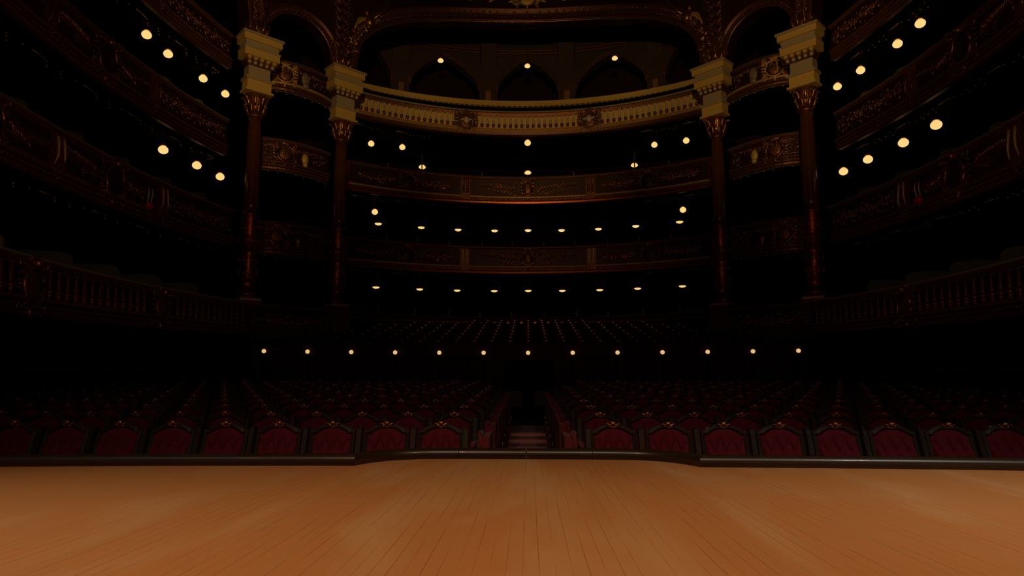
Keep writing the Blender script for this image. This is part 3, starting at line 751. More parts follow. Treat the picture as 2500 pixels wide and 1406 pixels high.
def small_bay(L, where):
    zt = ZT[L]-(.0); p = PATH[L, where]; H = 1.16 if L != 'D' else 1.0; zb = zt-H; sg = -1 if 'left' in where else 1
    q = p.P(p.len/2, zb, 0)
    root = thing('box_front', 'bowed gilded box front of the %s tier %s' % (TIER[L], PLACE[where]), 'balcony', tuple(q))
    base_front(root, p, zt, H, leafm=(L == 'A'), bottom=bronze)
    zc = zt-.48; m_ = p.len/2
    if L != 'D':
        mb = MB(); r = Relief(mb, p, .03); off = {'A': .72, 'B': .40, 'C': .62}[L]; uo = m_+sg*off
        r.cartouche(uo, zc-.03, .85, .85, 0, False, 1)
        for s2 in (-1, 1):
            r.rosette(uo+s2*.34, zc+.22, .12); r.rosette(uo+s2*.34, zc-.24, .10); r.spiral(uo+s2*.10, zc+.02, .09, 1.3, s2, 0, .018)
            for k in range(4): r.leaf(uo+s2*.04, zc-.16+.09*k, PI/2-s2*(.9-.1*k), .17, .035, .06, 0)
        r.dot(uo, zc+.05, .06); r.rosette(uo, zc-.12, .08)
        mb.build('cartouche', [giltpale if L == 'A' else gilt, bronze], root)
        us = uo-sg*.72
        mb = MB(); r = Relief(mb, p, .03); t, n_ = p.frame(us)
        k_ = {'A': 1.0, 'B': .8, 'C': .45}[L]; mb.ell(r.pt(us, zc-.05-.2*(1-k_), .05), (t*.17*k_, n_*.09, Vector((0, 0, .26*k_))), 12, 8, 0); mb.ell(r.pt(us, zc-.05-.25, .08), (t*.13*k_, n_*.08, Vector((0, 0, .09*k_+.03))), 10, 6, 0)
        mb.build('shield', dimcream if L == 'A' else (gold if L == 'B' else giltpale), root)
        mb = MB(); r = Relief(mb, p, .02)
        if min(uo, us) > .8: r.scrollwork(.1, min(uo, us)-.45, zc-.28, zc+.26, 0, 1.1)
        if p.len-max(uo, us) > .8: r.scrollwork(max(uo, us)+.35, p.len-.1, zc-.28, zc+.26, 0, 1.1)
        r.swag(.2, p.len-.2, zc+.22, .06, .05); r.curve([(.1+(p.len-.2)*k/14, zc+.24) for k in range(15)], .016); r.curve([(.1+(p.len-.2)*k/14, zc-.26) for k in range(15)], .014)
        mb.build('scrollwork', gilt, root)
    else:
        mb = MB(); r = Relief(mb, p, .02); r.scrollwork(.1, p.len-.1, zc-.24, zc+.22, 0, 1.1); r.swag(.2, p.len-.2, zc+.1, .2, .06); mb.build('scrollwork', gilt, root)
        for uu in (.25, p.len-.35): mb = MB(); r = Relief(mb, p, .03); r.rosette(uu, zc, .2, 8); mb.build('rosette', bronze, root)
    # drops of little glass beads under the fascia
    mb = MB(); r = Relief(mb, p, .03)
    for k in range(9): r.dot(.2+k*(p.len-.4)/8, zb-.04-.03*(k % 3), .022)
    r.curve([(.15+(p.len-.3)*k/16, zb-.03) for k in range(17)], .005); mb.build('pendant_beads', cream, root)
for L in 'ABCD':
    for w_ in ('left bay', 'right bay'): small_bay(L, w_)

def side_front(L, where):
    zt = ZT[L]; p = PATH[L, where]; H = 1.22 if L in 'BC' else (1.2 if L == 'A' else 1.02); zb = zt-H; sg = -1 if where == 'left' else 1
    U = (lambda u: p.len-u) if where == 'left' else (lambda u: u)     # u measured from the outer column towards the stage
    root = thing('balcony_front', 'dark gilded balcony front of the %s tier %s' % (TIER[L], PLACE[where]), 'balcony', tuple(p.P(p.len/2, zb, 0)))
    base_front(root, p, zt, H, leafm=False, bottom=bronze)
    zc = zt-.50
    def span(a, b): return (min(U(a), U(b)), max(U(a), U(b)))
    if L in 'ABC':
        mb = MB(); r = Relief(mb, p, .02); a, b = span(.15, 3.1); r.scrollwork(a, b, zc-.30, zc+.28, 0, 1.15); r.swag(a, b, zc+.12, .1, .06); mb.build('scrollwork', gilt, root)
        # double pilaster
        for ua in (3.4, 7.4, 11.2):
            u = U(ua); t, n_ = p.frame(u); mb = MB(); mb.box(p.P(u, zc-.02, .03), (.20, .05, .40), 1, math.atan2(t.y, t.x))
            r = Relief(mb, p, .06)
            for d in (-.10, .10):
                mb.tube([r.pt(u+d, zc+.30, .02), r.pt(u+d, zc+.1, .05), r.pt(u+d*1.2, zc-.12, .06), r.pt(u+d*1.5, zc-.30, .03)], [.030, .026, .022, .015], 6, 0)
            r.rosette(u, zb+.24, .13, 6, 1); r.leaf(u, zc+.1, PI/2, .3, .06, .04, 1)
            mb.build('pilaster', [cream if L == 'C' else gilt, bronze], root)
        for uc in (5.4, 9.4):
            mb = MB(); r = Relief(mb, p, .03); r.cartouche(U(uc), zc-.05, 1.0, 1.05, 0, True, 1); r.swag(*span(uc-.5, uc+.5), zc-.30, .12, .07); mb.build('cartouche', [gilt, oxblood], root)
            for s2 in (-1, 1):
                mb = MB(); r = Relief(mb, p, .02); u0, u1 = U(uc+s2*.55), U(uc+s2*1.75); r.palm(u0, zc-.12, u1, zc+.08, .30, 12); r.palm(u0, zc+.1, (u0+u1)/2, zc-.14, .22, 7); mb.build('palm_branch', gilt, root)
        for ua, ub in ((3.7, 7.1), (7.7, 11)):
            mb = MB(); a, b = span(ua, ub); sweep(mb, p, rect(-.02, .025, zc+.34, zc+.37), a, b); sweep(mb, p, rect(-.02, .025, zc-.345, zc-.315), a, b); mb.build('panel_frame', bronze, root)
        soffit_ornament(root, p, zb, .3, p.len-.3, 8)
    else:
        me = baluster_mesh(.52, .07, [darkbronze, bronze]); u = .2; cs = [U(4.2), U(8.9)]
        while u < p.len-.2:
            if all(abs(u-c) > .45 for c in cs):
                q = p.P(u, zb+.34, .04); o = bpy.data.objects.new('baluster', me); COL.objects.link(o); o.parent = root; o.matrix_parent_inverse = parent_inv(root); o.location = q
            u += .285
        for c in cs:
            mb = MB(); r = Relief(mb, p, .05); r.cartouche(c, zc-.02, .80, .95, 0, True, 1)
            for k in range(10): a = 2*PI*k/10; r.dot(c+.36*math.cos(a), zc+.40*math.sin(a), .03, 0)
            mb.build('medallion', [gilt, bronze], root)
        mb = MB(); sweep(mb, p, rect(-.02, .035, zt-.178, zt-.162)); r = Relief(mb, p, .05); r.beads(.1, p.len-.1, zt-.17, .02, .09); mb.build('beaded_moulding', redglaze, root)
for L in 'ABCD':
    for w_ in ('left', 'right'): side_front(L, w_)
def center_D():
    p = PATH['D', 'centre']; zt = ZT['D']; root = thing('parapet', 'plain low parapet with polished red rail behind the amphitheatre rows', 'parapet', (0, 26.5, zt-.8))
    mb = MB(); sweep(mb, p, [(-.12, zt-.05), (.05, zt-.05), (.07, zt-.03), (.05, zt), (-.12, zt)]); mb.build('handrail', redglaze, root)
    mb = MB(); sweep(mb, p, rect(-.10, 0, zt-1.4, zt-.05)); mb.build('panel', wallm, root)
    mb = MB(); sweep(mb, p, rect(0, .03, zt-.28, zt-.20)); mb.build('band', redglaze, root)
center_D()
for L in 'ABC':
    H = 1.2
    for w_ in ('centre', 'left', 'right', 'left bay', 'right bay'): slab(L, w_, ZT[L]-H)
for w_ in ('left', 'right', 'left bay', 'right bay'): slab('D', w_, ZT['D']-1.0)

# ------------------------------------------------------------------ partitions between the boxes
def partition(p, u, zt, h, depth, zb, ray=False):
    t, n_ = p.frame(u)
    if ray:
        q0 = p.P(u, 0, 0); n_ = -Vector((q0.x, q0.y, 0)).normalized(); t = Vector((n_.y, -n_.x, 0))
    mb = MB(); prof = [(-.16, zb), (-.16, zt+h*.45)]
    for k in range(7): a = PI/2*k/6; prof.append((-.16-.34*(1-math.cos(a)), zt+h*.45+h*.55*math.sin(a)))
    prof += [(-depth, zt+h), (-depth, zb)]
    vs = []; K = len(prof)
    for d in (-.035, .035):
        for w, z in prof: q = p.P(u, z, 0)+n_*w+t*d; vs.append(q)
    mb.add(vs, [tuple(range(K)), tuple(range(2*K-1, K-1, -1))]+[(i, i+K, (i+1) % K+K, (i+1) % K) for i in range(K)], 0, False)
    return struct('partition', mb, partm)
for L in 'BCD':
    p = PATH[L, 'centre']; R = 11.4
    zt = ZT[L]; zb = zt-.95
    th = [(-4.5+k)*.1185 for k in range(10)]
    for i, a in enumerate(th):
        if L == 'B' and i not in (0, 3, 6, 9): continue
        X = R*math.sin(a); best = min(range(200), key=lambda k: abs(p.at(p.len*k/199)[0].x-X)); u = p.len*best/199
        if u < .3 or u > p.len-.3: continue
        partition(p, u, zt, .30, 2.6, zb, True)
    for w_ in ('left', 'right'):
        p = PATH[L, w_]
        ys = {'B': [11.6, 13.3, 15.1, 17.0, 18.6], 'C': [9.7, 11.5, 13.3, 15.0, 16.8, 18.4], 'D': [9.6, 11.6, 13.3, 15.0, 16.6]}[L]
        for y in ys:
            best = min(range(300), key=lambda k: abs(p.at(p.len*k/299)[0].y-y)); partition(p, p.len*best/299, zt, .34, 2.4, zb)
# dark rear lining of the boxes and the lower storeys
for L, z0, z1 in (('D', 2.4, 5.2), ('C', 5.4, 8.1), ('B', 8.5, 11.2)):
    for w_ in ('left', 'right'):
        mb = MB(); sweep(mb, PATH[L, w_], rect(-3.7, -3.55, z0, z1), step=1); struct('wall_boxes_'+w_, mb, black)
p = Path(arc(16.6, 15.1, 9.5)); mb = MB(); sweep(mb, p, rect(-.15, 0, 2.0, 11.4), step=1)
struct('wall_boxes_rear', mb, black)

# ------------------------------------------------------------------ round lamps under the tiers
def lamp_mesh(R, k):
    mb = MB(); mb.ell((0, 0, 0), ((R, 0, 0), (0, R, 0), (0, 0, R*k)), 32, 18); return mb.mesh('globe', lampm)
LM = {}
mb = MB(); mb.lathe((0, 0, 0), [(.11, .0), (.115, .02), (.08, .04)], 24); mount = mb.mesh('mount', brass)
def lamp(X, Y, z, R, k, label, group, half=False):
    key = (round(R, 3), k, half)
    if key not in LM:
        if half:
            mb = MB(); prof = [(R*math.cos(a), -R*k*math.sin(a)) for a in [PI/2*i/10 for i in range(10)]]; prof = prof+[(R*.03, -R*k)]
            mb.lathe((0, 0, 0), [(.01, .001)]+prof, 32, 0); LM[key] = mb.mesh('globe', lampm)
        else: LM[key] = lamp_mesh(R, k)
    o = thing('ceiling_lamp', label, 'lamp', (X, Y, EYE+z), 0, group, world=False)
    make_part('globe', LM[key], o)
    m_ = make_part('mount', mount, o); m_.location = (0, 0, R*k*.96 if not half else 0.0); m_.scale = (R/.16,)*2+(1,)
    return o
gB, gC, gD = 'round lamps of the third tier', 'round lamps of the second tier', 'round lamps of the lowest tier'
for sg, s_ in ((-1, 'left'), (1, 'right')):
    for i, (X, Y) in enumerate([(10.81, 21.08), (10.96, 19.84), (11.15, 18.11), (11.11, 16.95)]):
        lamp(sg*X, Y, 9.35, .135, .88, 'glowing round lamp under the top tier, %s side, %s from the outer column' % (s_, ORD[i]), 'round lamps of the third tier')
    for i, (X, Y) in enumerate([(10.79, 20.98), (10.92, 19.68), (11.12, 18.12), (11.16, 16.69)]):
        if sg < 0 and i == 3: continue
        lamp(sg*X, Y, 6.28, .142, .88, 'glowing round lamp under the third tier, %s side, %s from the outer column' % (s_, ORD[i]), gC)
    lamp(sg*6.68, 26.45, 6.28, .135, .90, 'round lamp high beside the %s inner column, under the third balcony' % s_, gC)
    lamp(sg*6.85, 26.2, 9.27, .135, .90, 'round lamp beside the %s inner column, under the top balustrade' % s_, gB)
    lamp(sg*5.63, 26.93, 9.35, .135, .90, 'second round lamp from the %s inner column under the top balustrade' % s_, gB)
    lamp(sg*5.24, 29.89, 9.35, .17, .55, 'flat round lamp deep in the third tier, %s of centre, behind a post' % s_, gB)
lamp(0, 26.52, 9.35, .14, .90, 'round lamp at the middle under the top balustrade', gB)
lamp(0, 31.0, 9.35, .17, .5, 'flattened lamp deep in the middle of the third tier', gB)
# thin rods in front of the two side lamps of the third tier
for sg in (-1, 1):
    mb = MB(); mb.tube([(sg*4.92, 28.0, EYE+6.7), (sg*4.92, 28.0, EYE+9.35)], .026, 8); struct('partition', mb, partm)
row = [(0, 30.69), (1.68, 30.72), (3.49, 30.45), (5.23, 29.84), (7.13, 28.93)]
for nm, z, hh, kk, g_, t_ in (('second', 6.30, 6.28, .55, gC, 'C'), ('lowest', 3.235, 3.22, .48, gD, 'D')):
    j = 0
    for i in range(-4, 5):
        X, Y = row[abs(i)]; s_ = 'left' if i < 0 else 'right'
        pos = 'in the middle' if i == 0 else '%s to the %s of the middle' % (ORD[abs(i)-1], s_)
        lamp((-X if i < 0 else X), Y-(.0 if t_ == 'C' else .15), hh+.03, .165, kk, 'half-dome ceiling lamp of the %s tier boxes, %s' % (nm, pos), g_, half=True)

# ------------------------------------------------------------------ columns
def column(X, Y, sg, name, fz):
    root = thing('column', 'tall gilded %s column with red-brown shaft and bright cornice block' % name, 'column', (X, Y, EYE+.9))
    zb = EYE+.9; zr = EYE+4.68; zc = EYE+8.0; zt = EYE+8.75
    mb = MB(); mb.box((X, Y, EYE+1.35), (.36, .36, .45), 0, PI/4); mb.box((X, Y, EYE+1.84), (.33, .33, .045), 1, PI/4); mb.lathe((X, Y, EYE+1.88), [(.34, 0), (.36, .04), (.30, .08), (.30, .12), (.33, .16), (.27, .2)], 24, 0); mb.build('base', [bronze, stone], root)
    # carved lower drum
    mb = MB(); prof = [(.275, EYE+2.05), (.275, EYE+2.3), (.29, EYE+2.35), (.265, EYE+2.4), (.26, EYE+3.3), (.285, EYE+3.35), (.26, EYE+3.4), (.255, zr-.1), (.29, zr-.05), (.29, zr), (.25, zr+.03)]
    mb.lathe((X, Y, 0), prof, 32)
    cp = Path([(X+.27*math.cos(2*PI*k/24), Y+.27*math.sin(2*PI*k/24)) for k in range(25)], .05); cp.sg = 1
    a_, t_, n_ = cp.at(0.1)
    if n_.dot(a_-Vector((X, Y))) < 0: cp.sg = -1
    r = Relief(mb, cp, .005)
    for k in range(8):
        u = cp.len*k/8
        for zz in (2.6, 3.0, 3.65, 4.1): r.leaf(u+random.uniform(-.03, .03), EYE+zz, PI/2+random.uniform(-.5, .5), .26, .05, .03); r.dot(u+.1, EYE+zz+.2, .028)
        r.spiral(u+.1, EYE+3.85, .07, 1.1, 1, 0, .014)
    mb.build('carved_drum', reddrum, root)
    mb = MB(); pr = []
    for i in range(13): k = i/12; pr.append((.245-.04*k*k, zr+.03+(zc-zr-.03)*k))
    mb.lathe((X, Y, 0), pr, 40, 0, 0, 1); mb.build('shaft', marble, root)
    # corinthian capital
    mb = MB(); mb.lathe((X, Y, zc-.04), [(.21, 0), (.25, .02), (.25, .06), (.21, .08), (.22, .3), (.27, .6), (.36, .76)], 24)
    for tier_, (z0, rr, l) in enumerate(((.08, .24, .30), (.34, .27, .30))):
        for k in range(8):
            a = 2*PI*(k+.5*tier_)/8; c, s2 = math.cos(a), math.sin(a)
            P = [(X+c*(rr+d), Y+s2*(rr+d), zc-.04+z0+h) for d, h in ((0, 0), (.03, l*.5), (.08, l*.95), (.13, l), (.15, l*.85))]
            mb.tube(P, [.045, .055, .05, .035, .015], 5)
    for k in range(4):
        a = PI/4+PI/2*k+PI/4; c, s2 = math.cos(a), math.sin(a); q = Vector((X+c*.40, Y+s2*.40, zc+.62))
        mb.tube([q+Vector((c*.09*math.cos(w)*(1-w/9), s2*.09*math.cos(w)*(1-w/9), .09*math.sin(w)*(1-w/9))) for w in [i*.7 for i in range(10)]], .024, 6)
    mb.build('capital', gilt, root)
    # entablature block turned to face the middle of the hall
    mb = MB(); rz = -sg*PI/4; cx, cy = X+sg*.02, Y+.02
    cx, cy = X+sg*.05, Y
    for hw, z0, z1, mi in ((.46, zt-.02, zt+.05, 0), (.40, zt+.05, zt+.38, 0), (.46, zt+.38, zt+.46, 1), (.36, zt+.46, zt+.86, 1), (.40, zt+.86, zt+.98, 2), (.46, zt+.98, zt+1.10, 2), (.58, zt+1.12, zt+1.36, 0), (.60, zt+1.36, zt+1.42, 1), (.54, zt+1.42, zt+1.62, 1), (.63, zt+1.62, zt+1.82, 0), (.68, zt+1.82, zt+1.90, 1)):
        hh = (hw+.06)/2; cs, sn = math.cos(rz), math.sin(rz); ly = -hw+hh; mb.box((cx-ly*sn, cy+ly*cs, (z0+z1)/2), (hw, hh, (z1-z0)/2), mi, rz)
    # egg and dart row and its brackets
    cs, sn = math.cos(rz), math.sin(rz)
    for f_ in range(1):
        for k in range(5):
            d = (k-2)*.19; lx, ly = (d, -.47) if f_ == 0 else ((.47, d) if f_ == 1 else ((d, .47) if f_ == 2 else (-.47, d)))
            mb.ell((cx+lx*cs-ly*sn, cy+lx*sn+ly*cs, zt+.93), ((.07, 0, 0), (0, .07, 0), (0, 0, .07)), 8, 6, 1)
            lx2, ly2 = lx*1.08, ly*1.08; mb.box((cx+lx2*cs-ly2*sn, cy+lx2*sn+ly2*cs, zt+1.06), (.05, .05, .05), 0, rz)
    mb.build('entablature', [gold, stone, bronze], root)
    # crowning ornament
    mb = MB()
    mb.box((cx+.15*sn, cy-.15*cs, zt+1.97), (.42, .26, .07), 1, rz); mb.lathe((cx, cy, zt+2.03), [(.34, 0), (.30, .1), (.38, .2), (.28, .35), (.2, .5)], 16, 0)
    for k in range(10):
        a = 2*PI*k/10; c, s2 = math.cos(a), math.sin(a); mb.tube([(cx+c*.25, cy+s2*.25, zt+2.05), (cx+c*.38, cy+s2*.38, zt+2.3), (cx+c*.33, cy+s2*.33, zt+2.55), (cx+c*.42, cy+s2*.42, zt+2.62)], [.04, .055, .04, .02], 6, 0)
    mb.build('crowning_ornament', [gilt, stone], root)
for sg, s_ in ((-1, 'left'), (1, 'right')):
    column(sg*9.15, 19.9, sg, s_+' outer', 0); column(sg*6.97, 22.35, sg, s_+' inner', 0)

# ------------------------------------------------------------------ arcade wall above the columns
RC, YC = 10.9, 13.96
ZS, ZTOP = EYE+10.9, EYE+15.6
def cyl(phi, z, dr=0): return Vector(((RC-dr)*math.sin(phi), YC+(RC-dr)*math.cos(phi), z))
rad = math.radians
ARCH = [(-rad(90), rad(31), 3.1, 2.6, ZS), (-rad(49), rad(6.6), 1.25, 2.1, ZS+.1), (0, rad(37.2), 3.1, 2.6, ZS), (rad(49), rad(6.6), 1.25, 2.1, ZS+.1), (rad(90), rad(31), 3.1, 2.6, ZS)]
def zopen(phi):
    for c, h, rise, e, zs in ARCH:
        k = abs(phi-c)/h
        if k < 1: return zs+rise*(1-k**e)**(1/e)
    return ZS-.25
mb = MB(); N = 720; vs = []; ph = [rad(-125)+rad(250)*i/N for i in range(N+1)]
K = 7
for a in ph:
    z0 = zopen(a)
    for j in range(K): vs.append(cyl(a, z0+(ZTOP-z0)*j/(K-1)))
    vs.append(cyl(a, z0, -.55)); vs.append(cyl(a, ZTOP, -.55))
KK = K+2
fs = []
for i in range(N):
    for j in range(K-1): fs.append((i*KK+j, (i+1)*KK+j, (i+1)*KK+j+1, i*KK+j+1))
    fs.append((i*KK, i*KK+K, (i+1)*KK+K, (i+1)*KK)); fs.append((i*KK+K, i*KK+K+1, (i+1)*KK+K+1, (i+1)*KK+K))
mb.add(vs, fs, 0, False)
struct('wall_arcade', mb, oxblood)
def arch_piece(idx, nm, label):
    c, h, rise, e, zs = ARCH[idx]; n = 60
    root = thing('arch', label, 'arch', tuple(cyl(c, zs, 0)))
    def edge(k, off):
        # point on the arch curve at parameter k in [-1,1], offset outward
        t = PI*(k+1)/2; x = -math.copysign(abs(math.cos(t))**(2/e), math.cos(t)); z = abs(math.sin(t))**(2/e)
        W = h*RC; dx, dz = x*W, z*rise; L = math.hypot(x*rise, z*W) or 1; nx, nz = x*rise/L, z*W/L
        return c+(dx+nx*off)/RC, zs+dz+nz*off
    w0 = .62 if idx in (0, 2, 4) else .30
    mb = MB(); vs = []
    prof = [(0, .0), (0, .06), (w0*.15, .10), (w0*.28, .06), (w0*.8, .05), (w0*.86, .12), (w0, .12), (w0, 0)]
    for i in range(n+1):
        for off, dr in prof: a, z = edge(-1+2*i/n, off); vs.append(cyl(a, z, dr))
    P = len(prof); mb.add(vs, [(i*P+j, i*P+(j+1) % P, (i+1)*P+(j+1) % P, (i+1)*P+j) for i in range(n) for j in range(P)], 0, True)
    mb.build('archivolt', darkbronze, root)
    mb = MB(); m_ = int(h*RC*2.6/.10)
    for i in range(m_+1):
        a, z = edge(-1+2*i/m_, w0*.38); q = cyl(a, z, .07); mb.ell(q, ((.035, 0, 0), (0, .035, 0), (0, 0, .035)), 6, 4)
        if idx in (0, 2, 4) and i % 2 == 0: a, z = edge(-1+2*i/m_, w0*.70); q = cyl(a, z, .07); mb.ell(q, ((.05, 0, 0), (0, .05, 0), (0, 0, .05)), 6, 4)
    mb.build('bead_row', gilt, root)
    mb = MB(); vs = []
    for i in range(n+1):
        for off, dr in ((-.03, .02), (-.03, .07), (.03, .09), (.05, .02)): a, z = edge(-1+2*i/n, off); vs.append(cyl(a, z, dr))
    mb.add(vs, [(i*4+j, i*4+(j+1) % 4, (i+1)*4+(j+1) % 4, (i+1)*4+j) for i in range(n) for j in range(4)], 0, True)
    mb.build('inner_moulding', gilt, root)
    if idx == 2:
        cpth = Path([tuple(cyl(a, 0, .06).xy) for a in [rad(-38+76*i/30) for i in range(31)]], .2); mid = cpth.len/2
        mb = MB(); r = Relief(mb, cpth, .06); zk = EYE+14.95
        for sg in (-1, 1):
            for k in range(12): r.leaf(mid+sg*(.5+k*.42), zk+.02-.01*k*k*.06, (0 if sg > 0 else PI)+sg*.5*(1 if k % 2 else -1), .34, .07, .05)
            r.spiral(mid+sg*.5, zk, .25, 1.2, sg, 0, .04)
        r.cartouche(mid, zk, 1.1, .7, 0, False, 1); mb.build('crown_relief', [giltpale, gold], root)
        # winged reliefs on the haunches
        for sg in (-1, 1):
            mb = MB(); r = Relief(mb, cpth, .08)
            U_ = lambda deg: mid+sg*rad(deg)*(RC-.06)
            for k in range(7): r.leaf(U_(38.6-.35*k), EYE+12.45+.07*k, PI/2+sg*(.30+.07*k), .62-.04*k, .05, .05, 1)
            for k in range(6): r.leaf(U_(35.2-.4*k), EYE+12.7+.1*k, PI/2+sg*.95, .46-.03*k, .05, .05, 1 if k % 2 else 0)
            t, n_ = cpth.frame(U_(35.5)); mb.ell(r.pt(U_(35.6), EYE+13.25, .12), (t*.11, n_*.1, Vector((0, 0, .14))), 8, 6, 0)
            mb.ell(r.pt(U_(34.8), EYE+12.95, .12), (t*.20, n_*.12, Vector((0, 0, .24))), 8, 6, 0)
            mb.tube([r.pt(U_(34.2), EYE+13.05, .1), r.pt(U_(32.5), EYE+13.4, .14), r.pt(U_(31), EYE+13.75, .1), r.pt(U_(30.2), EYE+14.1, .08)], [.08, .07, .055, .04], 7, 0)
            for k in range(15):
                a_, z_ = edge(-sg*(-1)*(.97-.036*k) if False else sg*(.985-.022*k), .34); uu = mid+a_*(RC-.06)
                r.leaf(uu, z_, random.uniform(0, 6.28), .30, .07, .06, 0); r.spiral(uu, z_+.05, .12, 1.1, sg, random.uniform(0, 6), .03, 0); r.dot(uu+.08, z_-.1, .045, k % 2)
            mb.build('winged_relief', [gilt, giltpale], root)
    return root
arch_piece(2, 'centre', 'great flat gilded arch over the centre bay above the top gallery')
arch_piece(1, 'l', 'small round beaded arch between the two left columns')
arch_piece(3, 'r', 'small round beaded arch between the two right columns')
arch_piece(0, 'L', 'left side arch springing from the left outer column')
arch_piece(4, 'R', 'right side arch springing from the right outer column')
# relief bands running up above each column, on the arcade wall
for sg, s_ in ((-1, 'left'), (1, 'right')):
    for deg, nm in ((57.2, 'outer'), (40.3, 'inner')):
        a0 = rad(sg*deg); wd = .020 if nm == 'outer' else .016
        root = thing('relief_band', 'rising band of gilt foliage on the wall above the %s %s column' % (s_, nm), 'relief', tuple(cyl(a0, ZS, 0)))
        cp = Path([tuple(cyl(a0+rad(d), 0, .0).xy) for d in (-3, -2, -1, 0, 1, 2, 3)], .1)
        mb = MB(); r = Relief(mb, cp, .05); m_ = cp.len/2
        for k in range(13):
            z = ZS+.05+k*.34; wdt = .12+.02*k
            for s2 in (-1, 1): r.spiral(m_+s2*wdt, z, .13, 1.2, s2, random.uniform(0, 3), .028); r.leaf(m_+s2*.05, z, PI/2-s2*.8, .34, .07, .05); r.dot(m_+s2*(.1+wdt*.5), z+.12, .035)
            r.rosette(m_, z+.15, .10, 5)
        mb.build('foliage', bronze, root)
        mb = MB()
        for s2 in (-1, 1): mb.tube([r.pt(m_+s2*(.33+.01*k), ZS+k*.4, .04) for k in range(12)], .028, 6)
        mb.build('edge_rib', darkbronze, root)
# ring cornice
mb = MB(); vs = []; prof = [(0, EYE+15.3), (.12, EYE+15.3), (.2, EYE+15.45), (.35, EYE+15.6), (.5, EYE+15.65), (.5, EYE+15.8), (0, EYE+15.8)]
for a in ph[::8]:
    for dr, z in prof: vs.append(cyl(a, z, dr))
P = len(prof); m_ = len(ph[::8]); mb.add(vs, [(i*P+j, i*P+(j+1) % P, (i+1)*P+(j+1) % P, (i+1)*P+j) for i in range(m_-1) for j in range(P)], 0, True)
struct('trim_9', mb, bronze)

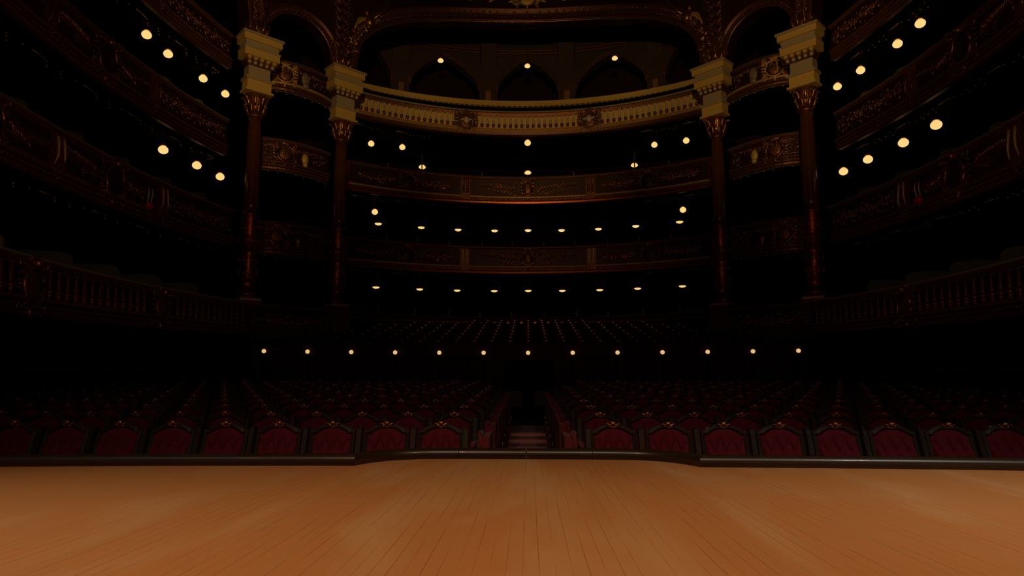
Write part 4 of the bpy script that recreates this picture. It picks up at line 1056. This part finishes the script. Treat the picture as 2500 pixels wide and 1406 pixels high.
# ------------------------------------------------------------------ vaulted gallery behind the great arch
def gallery():
    RG, yg = 15.0, 15.0
    def g_(a, z, dr=0): return Vector(((RG-dr)*math.sin(a), yg+(RG-dr)*math.cos(a), z))
    xs_ = [-8.5, -6.15, -1.98, 1.98, 6.15, 8.5]
    an = [math.asin(x/RG) for x in xs_]; z0 = EYE+13.15; zt = EYE+15.2
    def zo(a):
        for i in range(5):
            c = (an[i]+an[i+1])/2; h = (an[i+1]-an[i])/2-.028; k = abs(a-c)/h
            if k < 1: return z0+(zt-.35-z0)*(1-k**1.35)**.62
        return EYE+11.0
    mb = MB(); N = 300; vs = []; K = 6
    for i in range(N+1):
        a = an[0]+(an[-1]-an[0])*i/N; z = zo(a)
        for j in range(K): vs.append(g_(a, z+(EYE+16.6-z)*j/(K-1), 0 if j < K-2 else .5*(j-K+3)))
        vs.append(g_(a, z, -.6))
    KK = K+1; fs = []
    for i in range(N):
        for j in range(K-1): fs.append((i*KK+j, (i+1)*KK+j, (i+1)*KK+j+1, i*KK+j+1))
        fs.append((i*KK, i*KK+K, (i+1)*KK+K, (i+1)*KK))
    mb.add(vs, fs, 0, False); struct('wall_gallery', mb, vaultm)
    # pillars
    for i, a in enumerate(an[1:5]):
        q = g_(a, 0, .02); mb = MB(); mb.box((q.x, q.y, EYE+12.1), (.14, .12, 1.1), 0, -a)
        root = thing('pillar', 'pale gallery pillar behind the inner balustrade, %s from the left' % ORD[i], 'pillar', (q.x, q.y, EYE+11), 0, 'pillars of the vaulted gallery')
        mb.build('shaft', pillarm, root)
        mb = MB(); mb.box((q.x, q.y, EYE+13.22), (.16, .15, .05), 0, -a)
        for s2 in (-1, 1): mb.box((q.x+s2*.15*math.cos(a), q.y-s2*.15*math.sin(a), EYE+12.7), (.02, .14, .5), 0, -a)
        mb.build('capital', bronze, root)
    # ribs that outline each pointed bay and the ring above
    for i in range(5):
        c = (an[i]+an[i+1])/2; h = (an[i+1]-an[i])/2-.028
        mb = MB()
        for off in (0, .10):
            P = []
            for j in range(31):
                k = -1+2*j/30; kk = min(.9999, abs(k)); P.append(g_(c+k*(h+off*.06), z0+(zt-.35-z0)*(1-kk**1.35)**.62+off*1.2, .03))
            mb.tube(P, .03, 6)
        struct('trim_%d' % (10+i), mb, bronze)
    mb = MB()
    for dz in (0, .16): mb.tube([g_(an[0]+(an[-1]-an[0])*i/60, zt+dz, .06) for i in range(61)], .035, 6)
    struct('trim_15', mb, bronze)
    # back wall with its dim doors
    mb = MB(); p = Path([(18.5*math.sin(a)*1, 14.9+18.5*math.cos(a)) for a in [rad(-38+76*i/20) for i in range(21)]]); sweep(mb, p, rect(-.2, 0, EYE+9.8, EYE+16.4), step=1); struct('wall_gallery_rear', mb, wallm)
    for i, x in enumerate((-4.3, 0, 4.3)):
        a = math.asin(x/18.4); q = Vector((18.4*math.sin(a), 14.9+18.4*math.cos(a), EYE+12.6))
        root = bpy.data.objects.new('door_%d' % (3+i), None); COL.objects.link(root); root['kind'] = 'structure'
        mb = MB(); mb.box((q.x, q.y-.05, q.z), (.62, .05, 1.5), 0, -a); mb.build('leaf', wallm, root)
        mb = MB(); mb.box((q.x, q.y-.12, q.z+.35), (.42, .02, .5), 0, -a); mb.build('panel', partm, root)
    # terrace floor of the gallery between balustrades
    mb = MB(); p = Path(arc(13.0, 14.9, 9.0)); sweep(mb, p, rect(-5.5, 1.3, EYE+10.75, EYE+11.0), step=1); struct('floor', mb, slabm)
    for i, (x, y) in enumerate(((-3.98, 27.12), (0, 27.76), (3.98, 27.12))):
        lamp(x, y, 13.5, .135, .62, 'oval hanging lamp before the vaulted gallery, %s' % ('to the left', 'in the middle', 'to the right')[i], 'lamps of the vaulted gallery')
        mb = MB(); mb.tube([(x, y, EYE+13.58), (x, y+.0, EYE+15.6)], .006, 5); struct('trim_%d' % (16+i), mb, black)
gallery()

# ------------------------------------------------------------------ red glass bracket lamps on the second tier
def bracket(sg, u, label):
    p = PATH['C', 'left' if sg < 0 else 'right']; U = p.len-u if sg < 0 else u
    zt = ZT['C']; q = p.P(U, zt-.9, .12)
    root = thing('wall_bracket', label, 'wall lamp', tuple(q), 0, 'red glass bracket lamps')
    mb = MB(); r = Relief(mb, p, .14); t, n_ = p.frame(U)
    mb.ell(r.pt(U, zt-.86, .05), (t*.13, n_*.09, Vector((0, 0, .10))), 12, 8); mb.build('red_cup', redglass, root)
    mb = MB()
    for d in (-.07, .07): mb.tube([r.pt(U+d, zt-.76, .04), r.pt(U+d*1.1, zt-.55, .07), r.pt(U+d*1.1, zt-.38, .05)], [.016, .018, .01], 6)
    mb.build('candle', cream, root)
    mb = MB(); mb.tube([r.pt(U, zt-.96, .05), r.pt(U, zt-1.02, .0), r.pt(U, zt-1.0, -.08)], .02, 6); mb.tube([r.pt(U-.10, zt-.77, .03), r.pt(U, zt-.80, .08), r.pt(U+.10, zt-.77, .03)], .016, 6); mb.build('arm', gilt, root)
bracket(-1, 4.2, 'red glass bracket lamp on the left second tier, nearer the column')
bracket(-1, 9.8, 'red glass bracket lamp on the left second tier, nearer the stage')
bracket(1, 4.2, 'red glass bracket lamp on the right second tier front')

for o in bpy.data.objects:
    if '_w' in o: del o['_w']
